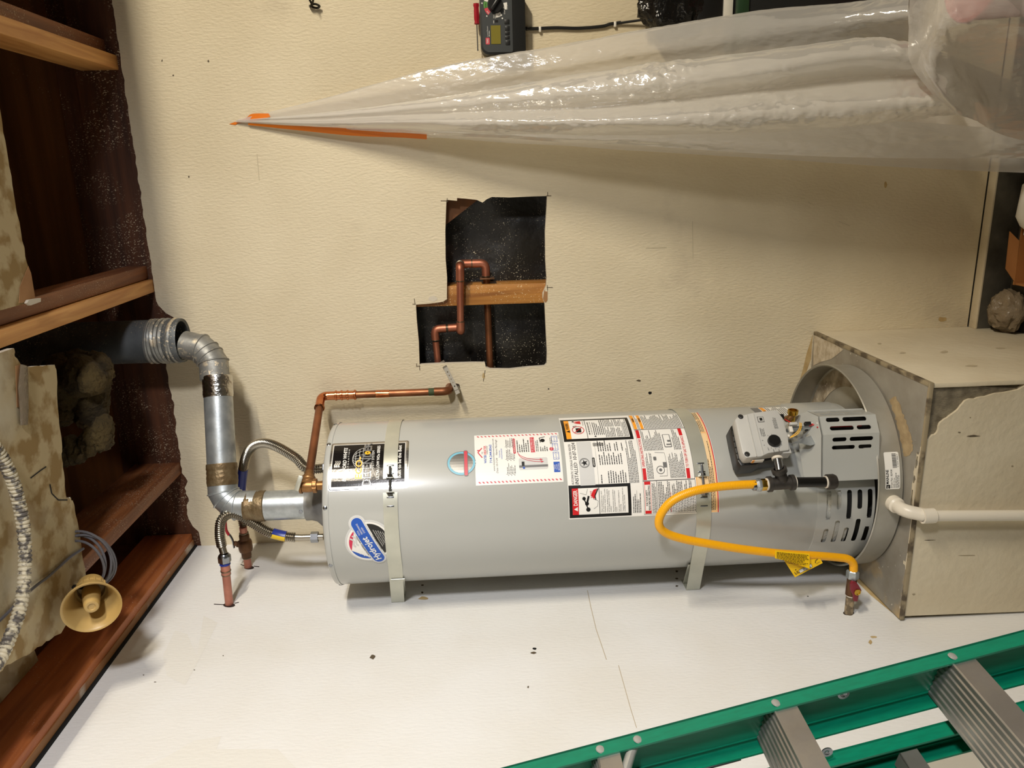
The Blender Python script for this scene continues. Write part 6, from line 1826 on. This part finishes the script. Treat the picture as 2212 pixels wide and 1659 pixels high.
# stored goods under and beside the sheet
def lump(nm, label, cat, c, r, sc, mat, seed, amp=.25, kind=None):
    t = thing(nm, label, cat, V(c) - V((0, 0, r * sc[2])))
    m_ = MB(); m_.ball(c, r, sc=sc, n=36, k=24)
    for i, v in enumerate(m_.v):
        d = (v - V(c))
        if d.length > 0:
            k = 1 + amp * noise.noise(d.normalized() * 2.2 + V((seed, 0, 0))) + amp * .5 * (1 - 2 * abs(noise.noise(d.normalized() * 5 + V((seed, 9, 0)))))
            m_.v[i] = V(c) + d * k
    m_.build('bag', mat, t)
    return t
b1 = at(1455, 20, 'Y', -.10)
bagt = thing('bin_bag', 'shiny black bin bag slumped behind the top of the plastic sheet', 'bag', (b1.x, -.12, b1.z - .1))
m_ = MB()
c = V((b1.x + .03, -.060, b1.z - .01)); m_.ball(c, .105, sc=(.9, .40, .85), n=36, k=24)
for i, v in enumerate(m_.v):
    d = v - c
    if d.length > 0: m_.v[i] = c + d * (1 + .22 * noise.noise(d.normalized() * 2.2 + V((4, 0, 0))) + .14 * (1 - 2 * abs(noise.noise(d.normalized() * 4 + V((7, 9, 0))))))
m_.build('bag', K['bag'], bagt)
q0, q1 = at(1505, 48, 'Y', -.09), at(1563, -10, 'Y', -.09)
MB().box((q0.x, -.09, q1.z), (q0.x + .25, -.004, q0.z)).build('flap', K['blackp'], bagt, bevel=.006)
q0, q1 = at(1563, 34, 'Y', -.09), at(1583, 34, 'Y', -.09)
bx = thing('white_shelf_board', 'edge of a white shelf board between the bin bag and dark boxes', 'shelf', (q0.x, -.09, q1.z))
MB().box((q0.x - .004, -.09, q1.z), (q0.x + .6, -.004, q0.z)).build('board', K['whitep'], bx, bevel=.002)
q0, q1 = at(1586, 90, 'Y', -.10), at(1960, 20, 'Y', -.10)
bx = thing('storage_crate', 'black storage crate behind the grey part of the plastic sheet', 'crate', (q0.x, -.10, q1.z))
m_ = MB(); m_.box((q0.x, -.10, q1.z), (q0.x + .5, -.004, q0.z)); m_.build('body', K['timer_d'], bx, bevel=.008)
MB().box((q0.x - .012, -.108, q0.z - .035), (q0.x + .512, -.003, q0.z - .001)).build('rim', M('dark_green_plastic', S(34, 60, 36), .4), bx, bevel=.004)
bu = at(2165, 5, 'Y', -.41)
bk_ = thing('red_bucket', 'red bucket showing pink through the bulge of the plastic sheet', 'bucket', (bu.x + .02, -.38, bu.z - .16))
MB().lathe([(0, -.15), (.095, -.15), (.108, .07), (.114, .075), (.111, .08), (.102, .078), (.090, -.14), (0, -.142)], V((bu.x + .07, -.41, bu.z + .0)), n=40).build('shell', M('red_bucket_plastic', S(190, 50, 52), .4), bk_)
# shelf stack that carries the goods (under the sheet, dark)
sc_ = thing('cardboard_box', 'torn cardboard box on the floor in the dark corner', 'box', (at(2205, 600, 'Y', -.16).x, -.2, 0))
zf = .002
f0, f1, f2_ = at(2175, 566, 'Y', -.10), at(2212, 546, 'Y', -.20), at(2206, 645, 'Y', -.16)
x0_ = at(2212, 640, 'Y', -.2).x
MB().box((x0_ + .02, -.36, .003), (x0_ + .30, -.11, .012)).build('bottom', K['card'], sc_)
MB().box((x0_ + .02, -.114, .003), (x0_ + .30, -.108, .05)).build('side', K['card'], sc_)
MB().hexa([V((x0_ + .03, -.115, .05)), V((x0_ + .15, -.112, .052)), V((x0_ + .15, -.109, .052)), V((x0_ + .03, -.112, .05)), f0 + V((-.02, 0, .0)), f0 + V((.09, .0, .004)), f0 + V((.09, .003, .004)), f0 + V((-.02, .003, .0))]).build('flap', K['card'], sc_)
MB().box((x0_ + .02, -.36, .003), (x0_ + .026, -.11, .045)).build('side', K['card'], sc_)
w_ = at(2200, 470, 'Y', -.12)
pt = thing('white_jug', 'white plastic jug lying beside the cardboard box under the sheet', 'jug', (w_.x, -.12, .002))
MB().lathe([(0, 0), (.038, .001), (.045, .01), (.045, .10), (.030, .125), (.016, .135), (.016, .15), (0, .15)], V((w_.x + .10, -.16, .048)), (-1, .1, .0), n=28).build('body', K['whitep'], pt)
q = at(2190, 684, 'Y', -.08)
lump('plastic_bag', 'dusty clear plastic bag slumped against the platform side', 'bag', (q.x + .02, -.10, .047), .06, (1, .9, .72), K['clearbag'], 3)
